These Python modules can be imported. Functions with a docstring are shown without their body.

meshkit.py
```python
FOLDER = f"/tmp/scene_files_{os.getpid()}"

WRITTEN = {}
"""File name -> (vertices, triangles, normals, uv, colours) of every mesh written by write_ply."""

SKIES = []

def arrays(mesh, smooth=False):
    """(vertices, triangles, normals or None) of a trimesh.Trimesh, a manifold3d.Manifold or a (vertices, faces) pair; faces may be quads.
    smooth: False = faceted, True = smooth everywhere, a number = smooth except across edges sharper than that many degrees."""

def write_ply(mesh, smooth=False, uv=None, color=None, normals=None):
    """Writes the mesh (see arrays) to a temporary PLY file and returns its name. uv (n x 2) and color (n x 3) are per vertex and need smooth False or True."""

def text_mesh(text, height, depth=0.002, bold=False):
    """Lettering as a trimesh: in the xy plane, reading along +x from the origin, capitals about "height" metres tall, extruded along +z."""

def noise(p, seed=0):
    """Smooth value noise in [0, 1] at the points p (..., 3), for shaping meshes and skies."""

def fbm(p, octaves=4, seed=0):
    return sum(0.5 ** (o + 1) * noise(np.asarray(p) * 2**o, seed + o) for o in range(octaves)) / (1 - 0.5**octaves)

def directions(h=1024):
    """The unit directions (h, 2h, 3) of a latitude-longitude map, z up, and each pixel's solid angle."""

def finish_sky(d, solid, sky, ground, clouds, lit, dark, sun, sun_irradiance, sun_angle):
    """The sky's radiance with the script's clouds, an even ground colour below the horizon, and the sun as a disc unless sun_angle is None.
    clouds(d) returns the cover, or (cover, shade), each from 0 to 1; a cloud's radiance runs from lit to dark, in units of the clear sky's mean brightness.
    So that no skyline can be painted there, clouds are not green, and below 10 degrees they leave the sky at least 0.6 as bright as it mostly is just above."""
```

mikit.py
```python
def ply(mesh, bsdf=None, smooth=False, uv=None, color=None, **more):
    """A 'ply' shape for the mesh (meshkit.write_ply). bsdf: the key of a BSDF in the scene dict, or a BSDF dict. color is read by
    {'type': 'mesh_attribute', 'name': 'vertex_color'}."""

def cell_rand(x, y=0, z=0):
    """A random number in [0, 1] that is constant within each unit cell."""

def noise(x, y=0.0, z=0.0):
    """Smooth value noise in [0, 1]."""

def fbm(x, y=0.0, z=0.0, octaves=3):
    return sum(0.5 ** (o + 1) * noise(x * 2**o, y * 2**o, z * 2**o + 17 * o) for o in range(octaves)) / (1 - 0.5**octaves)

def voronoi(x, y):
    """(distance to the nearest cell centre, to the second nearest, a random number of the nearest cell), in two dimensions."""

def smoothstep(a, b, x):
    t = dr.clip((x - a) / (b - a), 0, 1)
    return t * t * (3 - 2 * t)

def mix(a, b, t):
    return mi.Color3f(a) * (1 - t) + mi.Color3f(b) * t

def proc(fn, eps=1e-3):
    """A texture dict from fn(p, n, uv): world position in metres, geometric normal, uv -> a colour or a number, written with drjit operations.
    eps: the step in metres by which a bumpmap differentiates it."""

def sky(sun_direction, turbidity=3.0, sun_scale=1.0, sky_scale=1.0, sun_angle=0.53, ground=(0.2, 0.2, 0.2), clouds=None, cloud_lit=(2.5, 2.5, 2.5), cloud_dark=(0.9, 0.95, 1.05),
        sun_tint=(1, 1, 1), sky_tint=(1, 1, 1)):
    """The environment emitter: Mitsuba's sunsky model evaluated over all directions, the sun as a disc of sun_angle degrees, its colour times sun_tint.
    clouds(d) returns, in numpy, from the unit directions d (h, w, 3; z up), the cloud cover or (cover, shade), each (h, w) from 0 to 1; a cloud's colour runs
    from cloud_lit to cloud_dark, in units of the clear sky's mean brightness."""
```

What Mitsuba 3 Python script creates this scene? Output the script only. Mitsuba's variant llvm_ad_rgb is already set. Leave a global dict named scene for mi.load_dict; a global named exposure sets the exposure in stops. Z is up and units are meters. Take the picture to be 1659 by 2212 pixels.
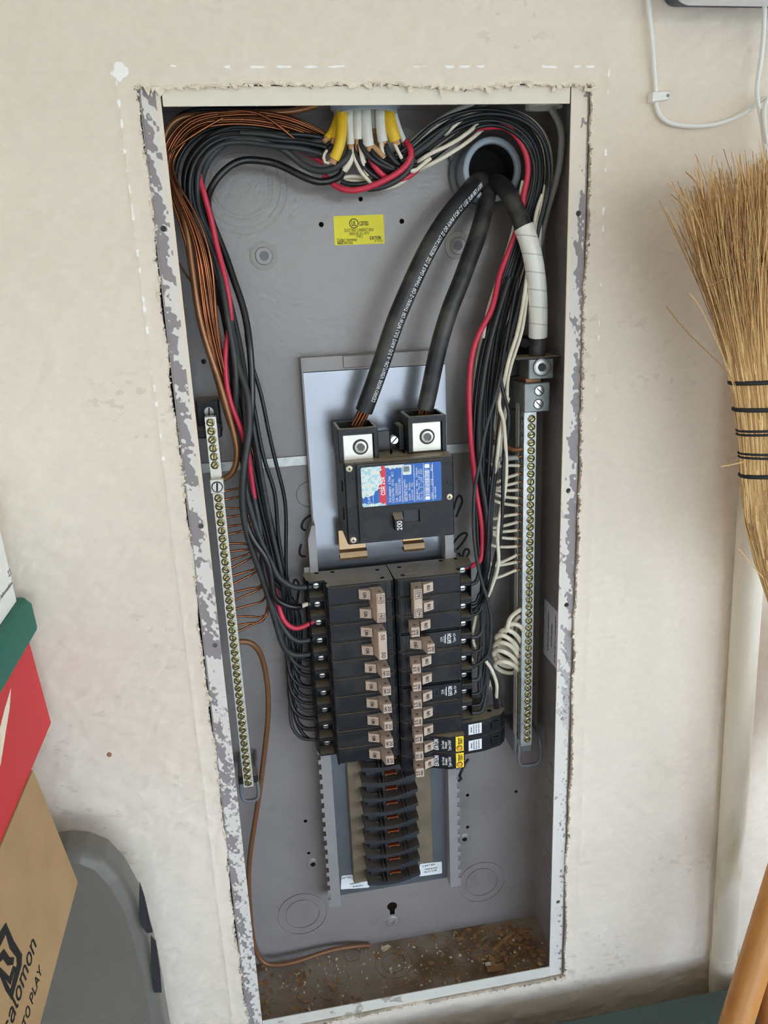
import math, random
import numpy as np, trimesh, mitsuba as mi, mikit, meshkit
import drjit as dr
import manifold3d as m3
from shapely.geometry import Polygon, LineString, Point, box as sbox
from shapely import affinity
from scipy.interpolate import make_interp_spline
from mikit import fbm, noise, smoothstep, mix, proc
T = mi.ScalarTransform4f
scene, labels = {}, {}
rng = np.random.default_rng(7)

# ------------------------------------------------------------------ camera, sky, exposure
CAM = (-.29085, -.16496, .04214, -.11995, -.68272, .32113, 1700.0)   # pitch, yaw, roll, eye, focal length in pixels of 1659 x 2212
def _rot(rx, ry, rz):
    cx, sx, cy, sy, cz, sz = math.cos(rx), math.sin(rx), math.cos(ry), math.sin(ry), math.cos(rz), math.sin(rz)
    return np.array([[cy, -sy, 0], [sy, cy, 0], [0, 0, 1]]) @ np.array([[1, 0, 0], [0, cx, -sx], [0, sx, cx]]) @ np.array([[cz, 0, sz], [0, 1, 0], [-sz, 0, cz]])
RC = _rot(*CAM[:3]); EYE = np.array(CAM[3:6])
scene['camera'] = {'type': 'perspective', 'fov': math.degrees(2 * math.atan(829.5 / CAM[6])), 'fov_axis': 'x', 'near_clip': .01, 'far_clip': 100,
                   'to_world': T().look_at(origin=EYE.tolist(), target=(EYE + RC[:, 1]).tolist(), up=RC[:, 2].tolist())}
exposure = 4.5
scene['sky'] = mikit.sky((.35, -.35, .8), turbidity=4, sun_scale=0.0, sky_scale=1.0, ground=(.9, .74, .56))

# ------------------------------------------------------------------ helpers
def ray(px, py):
    return RC @ np.array([(px - 829.5) / CAM[6], 1, -(py - 1106) / CAM[6]])
def at(px, py, y):
    """where the line of sight through a pixel of the photograph meets the upright plane y"""
    d = ray(px, py); return EYE + d * ((y - EYE[1]) / d[1])
def atx(px, py, x):
    d = ray(px, py); return EYE + d * ((x - EYE[0]) / d[0])
def atz(px, py, z):
    d = ray(px, py); return EYE + d * ((z - EYE[2]) / d[2])
def inbox(p, r):
    """keeps a wire inside the cabinet"""
    p = np.array(p); p[0] = np.clip(p[0], -.1795 + r, .1795 - r); p[1] = min(p[1], .0868 - r)
    p[2] = np.clip(p[2], -.464 + r, .464 - r); return p
def numbered(k):
    if k not in scene and k not in labels and not any(s.startswith(k + '__') for s in scene): return k
    i = 1
    while True:
        c = f'{k}_{i:03d}'
        if c not in scene and c not in labels: return c
        i += 1
def thing(name, label, cat, group=None, kind=None):
    k = numbered(name); labels[k] = {'label': label, 'category': cat}
    if group: labels[k]['group'] = group
    if kind: labels[k]['kind'] = kind
    return k
def put(key, mesh, mat, smooth=False, **kw):
    if isinstance(mesh, dict): scene[key] = mesh
    else: scene[key] = mikit.ply(mesh, mat, smooth, **kw)
    return key
def part(parent, name, mesh, mat, smooth=False, label=None, kind=None, **kw):
    k = numbered(parent + '__' + name); put(k, mesh, mat, smooth, **kw)
    if label or kind: labels[k] = {}
    if label: labels[k]['label'] = label
    if kind: labels[k]['kind'] = kind
    return k
def single(name, label, cat, mesh, mat, smooth=False, group=None, kind=None, **kw):
    k = thing(name, label, cat, group, kind); put(k, mesh, mat, smooth, **kw); return k
def struct(name, mesh, mat, smooth=False, label=None, **kw):
    put(name, mesh, mat, smooth, **kw); labels[name] = {'kind': 'structure', 'label': label or name}
    return name
def tri(m):
    if isinstance(m, trimesh.Trimesh): return m
    if hasattr(m, 'to_mesh'):
        q = m.to_mesh(); return trimesh.Trimesh(np.array(q.vert_properties[:, :3]), np.array(q.tri_verts), process=False)
    v, f = m; return trimesh.Trimesh(v, f, process=False)
def join(*ms): return trimesh.util.concatenate([tri(m) for m in ms])
def hull(p): return m3.Manifold.hull_points(np.asarray(p, float))
def cb(x0, x1, y0, y1, z0, z1, c=.0006):
    """box with chamfered edges"""
    x0, x1 = sorted((x0, x1)); y0, y1 = sorted((y0, y1)); z0, z1 = sorted((z0, z1))
    c = min(c, (x1 - x0) * .4, (y1 - y0) * .4, (z1 - z0) * .4)
    p = []
    for sx in (0, 1):
        for sy in (0, 1):
            for sz in (0, 1):
                x, y, z = (x0, x1)[sx], (y0, y1)[sy], (z0, z1)[sz]
                dx, dy, dz = (c, -c)[sx], (c, -c)[sy], (c, -c)[sz]
                p += [(x, y + dy, z + dz), (x + dx, y, z + dz), (x + dx, y + dy, z)]
    return hull(p)
def bx(x0, x1, y0, y1, z0, z1):
    return m3.Manifold.cube([x1 - x0, y1 - y0, z1 - z0]).translate([x0, y0, z0])
def cs(pts):
    p = np.asarray(pts, float)
    a = np.sum(p[:, 0] * np.roll(p[:, 1], -1) - p[:, 1] * np.roll(p[:, 0], -1))
    return m3.CrossSection([p if a > 0 else p[::-1]])
def ext_z(pts, z0, z1): return m3.Manifold.extrude(cs(pts), z1 - z0).translate([0, 0, z0])
def ext_y(pts, y0, y1):
    """pts in (x, z), extruded from y0 to y1"""
    return m3.Manifold.extrude(cs(pts), y1 - y0).rotate([90, 0, 0]).translate([0, y1, 0])
def ext_x(pts, x0, x1):
    """pts in (y, z)"""
    return m3.Manifold.extrude(cs(pts), x1 - x0).transform(np.array([[0, 0, 1, x0], [1, 0, 0, 0], [0, 1, 0, 0]], float))
def cyl_y(x, z, y0, y1, r, n=24, r2=None):
    return m3.Manifold.cylinder(abs(y1 - y0), r, r if r2 is None else r2, n).rotate([90, 0, 0]).translate([x, max(y0, y1), z])
def cyl_x(y, z, x0, x1, r, n=16):
    return m3.Manifold.cylinder(x1 - x0, r, r, n).rotate([0, 90, 0]).translate([x0, y, z])
def cyl_z(x, y, z0, z1, r, n=24): return m3.Manifold.cylinder(z1 - z0, r, r, n).translate([x, y, z0])
def ring_y(x, z, y0, y1, r0, r1, n=64): return cyl_y(x, z, y0, y1, r1, n) - cyl_y(x, z, y0 - .01, y1 + .01, r0, n)
def lathe_y(prof, x, y, z, n=32):
    """profile of (radius, height towards the viewer)"""
    prof = np.asarray(prof, float); a = np.arange(n) * 2 * np.pi / n
    v = np.stack([np.outer(np.cos(a), prof[:, 0]) + x, np.tile(y - prof[:, 1], (n, 1)), np.outer(np.sin(a), prof[:, 0]) + z], -1).reshape(-1, 3)
    k = len(prof); f = []
    for i in range(n):
        j = (i + 1) % n
        for q in range(k - 1):
            f += [(i * k + q, j * k + q, j * k + q + 1), (i * k + q, j * k + q + 1, i * k + q + 1)]
    return trimesh.Trimesh(v, f, process=False)
def curve(P, step=.004, closed=False):
    P = np.asarray(P, float)
    keep = np.r_[True, np.linalg.norm(np.diff(P, axis=0), axis=1) > 1e-5]; P = P[keep]
    L = np.r_[0, np.cumsum(np.linalg.norm(np.diff(P, axis=0), axis=1) ** .7)]
    n = max(4, int(np.linalg.norm(np.diff(P, axis=0), axis=1).sum() / step) + 1)
    s = make_interp_spline(L, P, k=min(3, len(P) - 1), bc_type=None if len(P) < 4 else 'natural')
    return s(np.linspace(0, L[-1], n))
def frames(C):
    t = np.gradient(C, axis=0); t /= np.linalg.norm(t, axis=1, keepdims=True) + 1e-12
    a = np.cross(t[0], [0, 1, 0] if abs(t[0][1]) < .9 else [1, 0, 0]); a /= np.linalg.norm(a)
    A = []
    for i in range(len(C)):
        a = a - t[i] * (a @ t[i]); a /= np.linalg.norm(a) + 1e-12; A.append(a)
    A = np.array(A); return t, A, np.cross(t, A)
def tube_c(C, r, n=8, flat=1.0):
    C = np.asarray(C, float); t, A, B = frames(C); r = np.broadcast_to(r, (len(C),))
    ang = np.arange(n) * 2 * np.pi / n
    v = (C[:, None] + r[:, None, None] * (np.cos(ang)[None, :, None] * A[:, None] + flat * np.sin(ang)[None, :, None] * B[:, None])).reshape(-1, 3)
    i, j = np.meshgrid(np.arange(len(C) - 1), np.arange(n), indexing='ij')
    q = np.stack([i * n + j, i * n + (j + 1) % n, (i + 1) * n + (j + 1) % n, (i + 1) * n + j], -1).reshape(-1, 4)
    f = np.vstack([q[:, [0, 2, 1]], q[:, [0, 3, 2]]])
    e0, e1 = len(v), len(v) + 1; v = np.vstack([v, C[0], C[-1]]); b = (len(C) - 1) * n
    k = np.arange(n); kk = (k + 1) % n
    f = np.vstack([f, np.stack([np.full(n, e0), k, kk], 1), np.stack([np.full(n, e1), b + kk, b + k], 1)])
    m = trimesh.Trimesh(v, f, process=False)
    if m.volume < 0: m.invert()
    return m
def tube(P, r, n=8, step=.004, flat=1.0): return tube_c(curve(P, step), r, n, flat)
def text(s, h, o, u, v, width=None, depth=.00025, bold=False, anchor='c'):
    """lettering with its centre (or its start) at o, reading along u, upwards along v"""
    m = meshkit.text_mesh(s, h, depth, bold); u, v = np.asarray(u, float), np.asarray(v, float)
    b = m.bounds; w = b[1][0] - b[0][0]; k = (width / w) if width else 1.0
    p = m.vertices.copy(); p[:, 0] = (p[:, 0] - b[0][0]) * k - (w * k / 2 if anchor == 'c' else 0); p[:, 1] -= h / 2
    q = np.asarray(o) + p[:, :1] * u + p[:, 1:2] * v + p[:, 2:] * np.cross(u, v)
    return trimesh.Trimesh(q, m.faces, process=False)
X, Y, Z = np.eye(3)

# ------------------------------------------------------------------ materials
def mat(key, base, rough=.5, metal=0.0, **kw):
    d = {'type': 'principled', 'base_color': {'type': 'rgb', 'value': list(base)} if isinstance(base, (tuple, list)) else base, 'roughness': rough, 'metallic': metal, **kw}
    scene[key] = {'type': 'twosided', 'bsdf': d}
    return key
def bump(key, tex, scale, base, rough=.5, metal=0.0, **kw):
    d = {'type': 'principled', 'base_color': {'type': 'rgb', 'value': list(base)} if isinstance(base, (tuple, list)) else base, 'roughness': rough, 'metallic': metal, **kw}
    scene[key] = {'type': 'twosided', 'bsdf': {'type': 'bumpmap', 'arbitrary': tex, 'scale': scale, 'bsdf': d}}
    return key
def c(r, g, b):
    return tuple(((x / 255) / 12.92 if x < 10.3 else ((x / 255 + .055) / 1.055) ** 2.4) for x in (r, g, b))

def f_wall(p, n, uv):
    base = mix(c(217, 204, 188), c(229, 217, 202), fbm(p.x * 5, p.y * 5, p.z * 5))
    spots = smoothstep(.74, .80, fbm(p.x * 22 + 9, p.y * 20, p.z * 22, 4))
    base = mix(base, c(178, 168, 154), spots * .06)
    base = base * (.97 + .06 * fbm(p.x * 230, 3., p.z * 230, 2))
    # the paint line left round the old cover, chipped white here and there
    dx, dz = dr.abs(dr.abs(p.x) - .1955), dr.abs(p.z - .478)
    on = dr.maximum(dr.select(p.z < .480, smoothstep(.0011, .0005, dx + .0012 * (noise(p.z * 260) - .5)), 0), dr.select(dr.abs(p.x) < .197, smoothstep(.0010, .0005, dz + .0012 * (noise(p.x * 260) - .5)), 0))
    chips = on * smoothstep(.60, .66, noise(p.x * 150 + 3, 1.7, p.z * 150) - .30 * smoothstep(.22, .12, p.z) - .05 * smoothstep(-.1, .1, p.x))
    blob = smoothstep(.0062, .0050, dr.sqrt(dr.square(p.x + .1925) + dr.square(p.z - .4745)) + .004 * (noise(p.x * 300, 2., p.z * 300) - .5))
    scuff = smoothstep(.66, .74, fbm(p.x * 130, 4., p.z * 130, 3)) * smoothstep(.62, .72, fbm(p.x * 9 + 2, 1., p.z * 9, 2))
    base = mix(base, c(150, 140, 124), scuff * .20)
    chips = dr.maximum(chips, blob)
    return mix(base, c(244, 242, 238), chips)
def f_wall_b(p, n, uv):
    h = fbm(p.x * 170, p.y * 170, p.z * 170, 3) * .40 + fbm(p.x * 50 + 5, p.y * 50, p.z * 50, 2) * .8
    dx = dr.abs(p.x) - .1955
    ridge = dr.maximum(dr.select(p.z < .480, smoothstep(.0022, .0, dr.abs(dx)), 0), dr.select(dr.abs(p.x) < .197, smoothstep(.0022, .0, dr.abs(p.z - .478)), 0))
    return h + ridge * .35
bump('m_wall', proc(f_wall_b, 7e-4), .0008, proc(f_wall), .75)
mat('m_wall_edge', proc(lambda p, n, uv: mix(c(120, 100, 84), c(235, 228, 214), smoothstep(.35, .6, fbm(p.x * 300, p.y * 300, p.z * 300)))), .9)
mat('m_paper', proc(lambda p, n, uv: mix(c(205, 190, 168), c(236, 228, 212), noise(p.x * 300, p.y * 300, p.z * 300))), .9)
mat('m_room_wall', c(222, 212, 196), .8)
mat('m_ceiling', c(226, 220, 210), .8)
mat('m_floor', c(150, 142, 130), .8)
GREY = c(141, 134, 142)
def f_steel(p, n, uv):
    g = mix(c(126, 120, 118), c(141, 135, 133), fbm(p.x * 18, p.y * 18, p.z * 18))
    d = smoothstep(.62, .8, fbm(p.x * 60 + 3, p.y * 60, p.z * 60 + 8, 4))
    return mix(g, c(105, 98, 94), d * .22)
bump('m_box', proc(lambda p, n, uv: fbm(p.x * 420, p.y * 420, p.z * 420, 2), 5e-4), .00010, proc(f_steel), .30, specular=.7)
mat('m_box_dirty', proc(lambda p, n, uv: mix(mix(c(152, 140, 128), c(124, 109, 94), fbm(p.x * 30, p.y * 30, p.z * 30)), c(106, 84, 62), smoothstep(.45, .65, fbm(p.x * 22 + 4, p.y * 22, p.z * 22, 4)))), .85)
def f_flange(p, n, uv):
    grey, white, cream = c(140, 132, 134), c(214, 209, 202), c(220, 208, 192)
    sx = dr.abs(p.x)
    # brush-dragged paint: slanting tongues of white over bare grey, finer speckle lower down
    w0 = fbm((p.x * .9 + p.z * .5) * 120 + 60, 3., p.z * 42, 4) + .30 * (noise(p.x * 420, 2., p.z * 300) - .5)
    fine = fbm(p.x * 380, 5., p.z * 260, 3)
    left = smoothstep(.50, .54, w0 + .22 * smoothstep(.1755, .1690, sx) - .10 + .10 * smoothstep(.05, -.15, p.z))
    low = smoothstep(.42, .52, fine + .10)
    left = left * (1 - smoothstep(-.02, -.12, p.z) * (1 - low) * .8)
    right = smoothstep(.48, .53, w0 + .34 * smoothstep(.1770, .1690, sx) - .12 + .3 * smoothstep(.36, .41, p.z) + .10 * (noise(p.x * 700, 4., p.z * 60) - .5) + .06 * smoothstep(-.05, -.2, p.z))
    right = dr.maximum(right, smoothstep(.05, -.25, p.z) * low)
    inner = smoothstep(.1690, .1680, sx) * smoothstep(.0, .15, p.z)
    k = dr.maximum(dr.select(p.x < 0, left, right), inner)
    top = smoothstep(.445, .455, p.z) * smoothstep(.4, .6, noise(p.x * 200, 1., p.z * 200)) * smoothstep(0, .01, p.x)
    paint = mix(white, cream, dr.maximum(dr.maximum(inner, smoothstep(.30, .44, p.z) * smoothstep(0, .01, p.x)), top))
    return mix(grey, paint, k)
mat('m_flange', proc(f_flange), .5)
mat('m_washer', c(150, 149, 142), .5)
mat('m_copper_dusty', c(122, 84, 56), .45, .3)
mat('m_lip', proc(lambda p, n, uv: mix(c(222, 214, 198), c(160, 150, 140), smoothstep(.76, .8, fbm(p.x * 60, p.y * 60, p.z * 60 + 2, 4)))), .6)
mat('m_lip_white', proc(lambda p, n, uv: mix(c(210, 206, 196), c(150, 142, 130), smoothstep(.66, .74, fbm(p.x * 70, p.y * 70, p.z * 70 + 2, 4)) * .8)), .6)
mat('m_plate', proc(lambda p, n, uv: mix(c(142, 145, 153), c(162, 165, 172), fbm(p.x * 20, p.y * 20, p.z * 20))), .22, .75)
mat('m_rail', c(150, 147, 147), .4, .2)
mat('m_zinc', proc(lambda p, n, uv: mix(c(150, 152, 150), c(205, 206, 202), fbm(p.x * 90, p.y * 90, p.z * 90))), .34, .75)
mat('m_tin', proc(lambda p, n, uv: mix(c(196, 192, 180), c(226, 222, 212), fbm(p.x * 70, p.y * 70, p.z * 70))), .32, .55)
mat('m_lug', proc(lambda p, n, uv: mix(c(92, 95, 93), c(148, 152, 150), fbm(p.x * 60, p.y * 60, p.z * 60))), .42, .65)
mat('m_screw', proc(lambda p, n, uv: mix(c(120, 108, 62), c(206, 196, 150), fbm(p.x * 500, p.y * 500, p.z * 500))), .3, .85)
mat('m_screw_dark', c(34, 32, 24), .5)
mat('m_steel_screw', c(200, 200, 198), .25, .9)
mat('m_brass', c(178, 150, 116), .3, .85)
mat('m_socket', c(84, 86, 86), .4, .6)
mat('m_pan_screw', c(226, 214, 186), .35, .4)
def dusty(black, dust):
    def f(p, n, uv):
        up = smoothstep(.55, .9, n.z) * (.75 + .25 * fbm(p.x * 70, p.y * 70, p.z * 70)) + smoothstep(.86, .90, noise(p.x * 900, p.y * 900, p.z * 900)) * .25 + .04 * smoothstep(.45, .7, fbm(p.x * 60, p.y * 60, p.z * 60 + 7))
        return mix(black, dust, dr.clip(up, 0, 1))
    return proc(f)
mat('m_black', dusty(c(17, 19, 25), c(150, 138, 118)), .40, specular=.35)
mat('m_black_gloss', c(13, 14, 18), .25, specular=.5)
mat('m_stab', dusty(c(38, 40, 46), c(92, 84, 74)), .5)
mat('m_hole', c(6, 6, 7), .9)
mat('m_tan', proc(lambda p, n, uv: mix(c(176, 154, 138), c(196, 176, 160), fbm(p.x * 80, p.y * 80, p.z * 80))), .45)
mat('m_ink', c(22, 20, 22), .6)
mat('m_white_ink', c(236, 238, 240), .6)
mat('m_label_white', c(226, 228, 230), .5)
mat('m_label_yellow', c(238, 226, 40), .5)
mat('m_test_yellow', c(240, 205, 40), .5)
mat('m_test_button', c(226, 160, 60), .4)
mat('m_label_blue', c(24, 92, 176), .4)
mat('m_label_red', c(206, 44, 66), .4)
mat('m_label_worn', proc(lambda p, n, uv: mix(c(164, 204, 216), c(216, 224, 218), smoothstep(.38, .52, fbm(p.x * 330, p.y * 330, p.z * 330, 3)))), .5)
mat('m_base', proc(lambda p, n, uv: mix(c(94, 82, 66), c(122, 108, 88), fbm(p.x * 60, p.y * 60, p.z * 60))), .6)
mat('m_copper', proc(lambda p, n, uv: mix(c(116, 72, 48), c(182, 118, 82), fbm(p.x * 60, p.y * 60, p.z * 60))), .27, .92)
mat('m_copper_old', proc(lambda p, n, uv: mix(c(120, 84, 58), c(160, 112, 78), fbm(p.x * 50, p.y * 50, p.z * 50))), .35, .6)
mat('m_copper_tip', c(196, 100, 56), .35, .8)
mat('m_w_black', proc(lambda p, n, uv: mix(c(18, 19, 22), c(34, 36, 39), fbm(p.x * 70, p.y * 70, p.z * 70))), .42, specular=.5)
mat('m_w_dusty', proc(lambda p, n, uv: mix(c(38, 41, 43), c(60, 62, 62), fbm(p.x * 70, p.y * 70, p.z * 70))), .5)
mat('m_w_tape', c(22, 22, 24), .3, specular=.6)
mat('m_w_cable', proc(lambda p, n, uv: mix(c(30, 32, 35), c(62, 60, 56), smoothstep(.4, .75, fbm(p.x * 50, p.y * 50, p.z * 50)))), .42)
mat('m_w_red', c(196, 48, 72), .42)
mat('m_w_white', proc(lambda p, n, uv: mix(c(206, 196, 174), c(228, 220, 202), fbm(p.x * 60, p.y * 60, p.z * 60))), .45)
mat('m_w_grey', c(150, 150, 146), .45)
mat('m_tape_white', proc(lambda p, n, uv: mix(c(228, 227, 218), c(160, 158, 150), smoothstep(.06, .0, dr.abs(dr.abs((p.z + p.x * .15) * 66 - dr.floor((p.z + p.x * .15) * 66)) - .5)) * .8)), .35)
mat('m_yellow', proc(lambda p, n, uv: mix(c(214, 170, 34), c(232, 194, 48), fbm(p.x * 60, p.y * 60, p.z * 60))), .45)
mat('m_sheath', proc(lambda p, n, uv: mix(c(206, 204, 194), c(226, 224, 216), fbm(p.x * 60, p.y * 60, p.z * 60))), .45)
mat('m_kraft', c(186, 142, 100), .8)
mat('m_pvc', c(146, 158, 170), .42)
mat('m_pvc_dark', c(106, 108, 111), .45)
mat('m_pipe', proc(lambda p, n, uv: mix(c(216, 207, 190), c(192, 182, 156), smoothstep(.62, .75, fbm(p.x * 30, p.y * 30, p.z * 9, 3)))), .5)
mat('m_device', c(226, 230, 236), .35)
mat('m_device_back', c(62, 68, 82), .4)
mat('m_cord', c(226, 226, 222), .4)
mat('m_straw', {'type': 'mesh_attribute', 'name': 'vertex_color'}, .65)
mat('m_thread', c(26, 25, 26), .7)
mat('m_wood', proc(lambda p, n, uv: mix(c(176, 112, 52), c(206, 146, 80), fbm(p.x * 60, p.y * 60, p.z * 8, 4))), .38)
mat('m_wood_dark', proc(lambda p, n, uv: mix(c(140, 78, 36), c(170, 104, 54), fbm(p.x * 60, p.y * 60, p.z * 8, 4))), .4)
mat('m_tote', c(52, 72, 68), .5)
mat('m_grey_plastic', proc(lambda p, n, uv: mix(c(98, 95, 89), c(108, 105, 98), fbm(p.x * 12, p.y * 12, p.z * 12))), .4, specular=.4)
mat('m_grey_trim', c(40, 42, 46), .35)
mat('m_card', proc(lambda p, n, uv: mix(c(156, 124, 86), c(174, 141, 102), fbm(p.x * 30, p.y * 30, p.z * 30))), .8)
mat('m_red_box', c(196, 44, 50), .6)
mat('m_green_box', c(22, 98, 82), .6)
mat('m_white_box', c(222, 220, 214), .7)
mat('m_cream_ink', c(226, 212, 190), .6)
mat('m_chip', proc(lambda p, n, uv: mix(c(112, 80, 52), c(176, 134, 90), noise(p.x * 120, p.y * 120, p.z * 120))), .8)
mat('m_crumb', proc(lambda p, n, uv: mix(c(150, 120, 90), c(214, 200, 176), smoothstep(.4, .6, noise(p.x * 160, p.y * 160, p.z * 160)))), .9)
mat('m_rust', c(150, 104, 78), .7)

# ------------------------------------------------------------------ the garage round the panel
FLOOR, CEIL = -1.45, 1.15
def ragged(x0, x1, z0, z1, amp, step, seed):
    r = np.random.default_rng(seed); pts = []
    cor = [(x0, z0), (x1, z0), (x1, z1), (x0, z1)]
    for k in range(4):
        a, b = np.array(cor[k]), np.array(cor[(k + 1) % 4]); L = np.linalg.norm(b - a); d = (b - a) / L; nrm = np.array([d[1], -d[0]])
        s = 0.0; w = 0.0
        while s < L - step * .6:
            w = .7 * w + r.normal() * amp * .6
            slow = .0012 * math.sin(s * 23 + k) + .0008 * math.sin(s * 61 + 2 * k)
            pts.append(a + d * s + nrm * np.clip(w + slow * 0.8, -3.2 * amp, 2.2 * amp)); s += step * r.uniform(.5, 1.5)
    return np.array(pts)
hole = Polygon(ragged(-.1815, .1820, -.4672, .4650, .0008, .0030, 3)).buffer(0)
if hole.geom_type != 'Polygon': hole = max(hole.geoms, key=lambda g: g.area)
wall_poly = sbox(-1.6, FLOOR, 1.7, CEIL).difference(hole)
def shp(poly): return m3.CrossSection([np.array(poly.exterior.coords)[:-1]] + [np.array(i.coords)[:-1] for i in poly.interiors], m3.FillRule.EvenOdd)
def ext_shape_y(poly, y0, y1): return m3.Manifold.extrude(shp(poly), y1 - y0).rotate([90, 0, 0]).translate([0, y1, 0])
WY = -.004
# the part round the cabinet carries the roller stipple of the paint as relief
gx_, gz_ = np.arange(-.52, .5801, .0026), np.arange(-.56, .6001, .0026)
GX, GZ = np.meshgrid(gx_, gz_, indexing='ij'); q_ = np.stack([GX, 0 * GX, GZ], -1)
hgt = .0015 * (meshkit.fbm(q_ * 210, 2, 3) - .5) + .0022 * (meshkit.fbm(q_ * 70, 3, 9) - .5)
dxr, dzr = np.abs(np.abs(GX) - .1955), np.abs(GZ - .478)
rdg = np.maximum(np.where(GZ < .481, np.clip(1 - dxr / .0035, 0, 1), 0), np.where(np.abs(GX) < .199, np.clip(1 - dzr / .0035, 0, 1), 0))
hgt += rdg * .0007 * (.4 + meshkit.noise(q_ * 40, 5)); hgt = np.clip(hgt, -.001, .002)
edge_ = np.ones_like(hgt); edge_[[0, -1], :] = 0; edge_[:, [0, -1]] = 0
na_, nb_ = GX.shape; idx = np.arange(na_ * nb_).reshape(na_, nb_)
vf = np.stack([GX, WY - hgt * edge_, GZ], -1).reshape(-1, 3)
a_, b_, c_, d_ = idx[:-1, :-1].ravel(), idx[1:, :-1].ravel(), idx[1:, 1:].ravel(), idx[:-1, 1:].ravel()
ff = np.vstack([np.stack([a_, b_, c_], 1), np.stack([a_, c_, d_], 1)])
loop = np.r_[idx[:-1, 0], idx[-1, :-1], idx[:0:-1, -1], idx[0, :0:-1]]; nl_ = len(loop)
vb = vf[loop].copy(); vb[:, 1] = .009; base_ = len(vf); ce_ = base_ + nl_
k_ = np.arange(nl_); kn = (k_ + 1) % nl_
ff = np.vstack([ff, np.stack([loop[k_], base_ + k_, loop[kn]], 1), np.stack([loop[kn], base_ + k_, base_ + kn], 1), np.stack([base_ + k_, np.full(nl_, ce_), base_ + kn], 1)])
vv = np.vstack([vf, vb, [[0.03, .009, .02]]])
slab = m3.Manifold(m3.Mesh(vv.astype(np.float32), ff.astype(np.uint32)))
if slab.volume() < 0: slab = m3.Manifold(m3.Mesh(vv.astype(np.float32), ff[:, ::-1].astype(np.uint32)))
slab = slab - ext_shape_y(Polygon(hole.exterior), -.02, .03)
around = ext_shape_y(sbox(-1.6, FLOOR, 1.7, CEIL).difference(sbox(gx_[0], gz_[0], gx_[-1], gz_[-1])), WY, .009)
struct('wall_back', join(slab, around), 'm_wall', 45, label='cream painted drywall with a ragged cut-out round the electrical panel')
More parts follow.
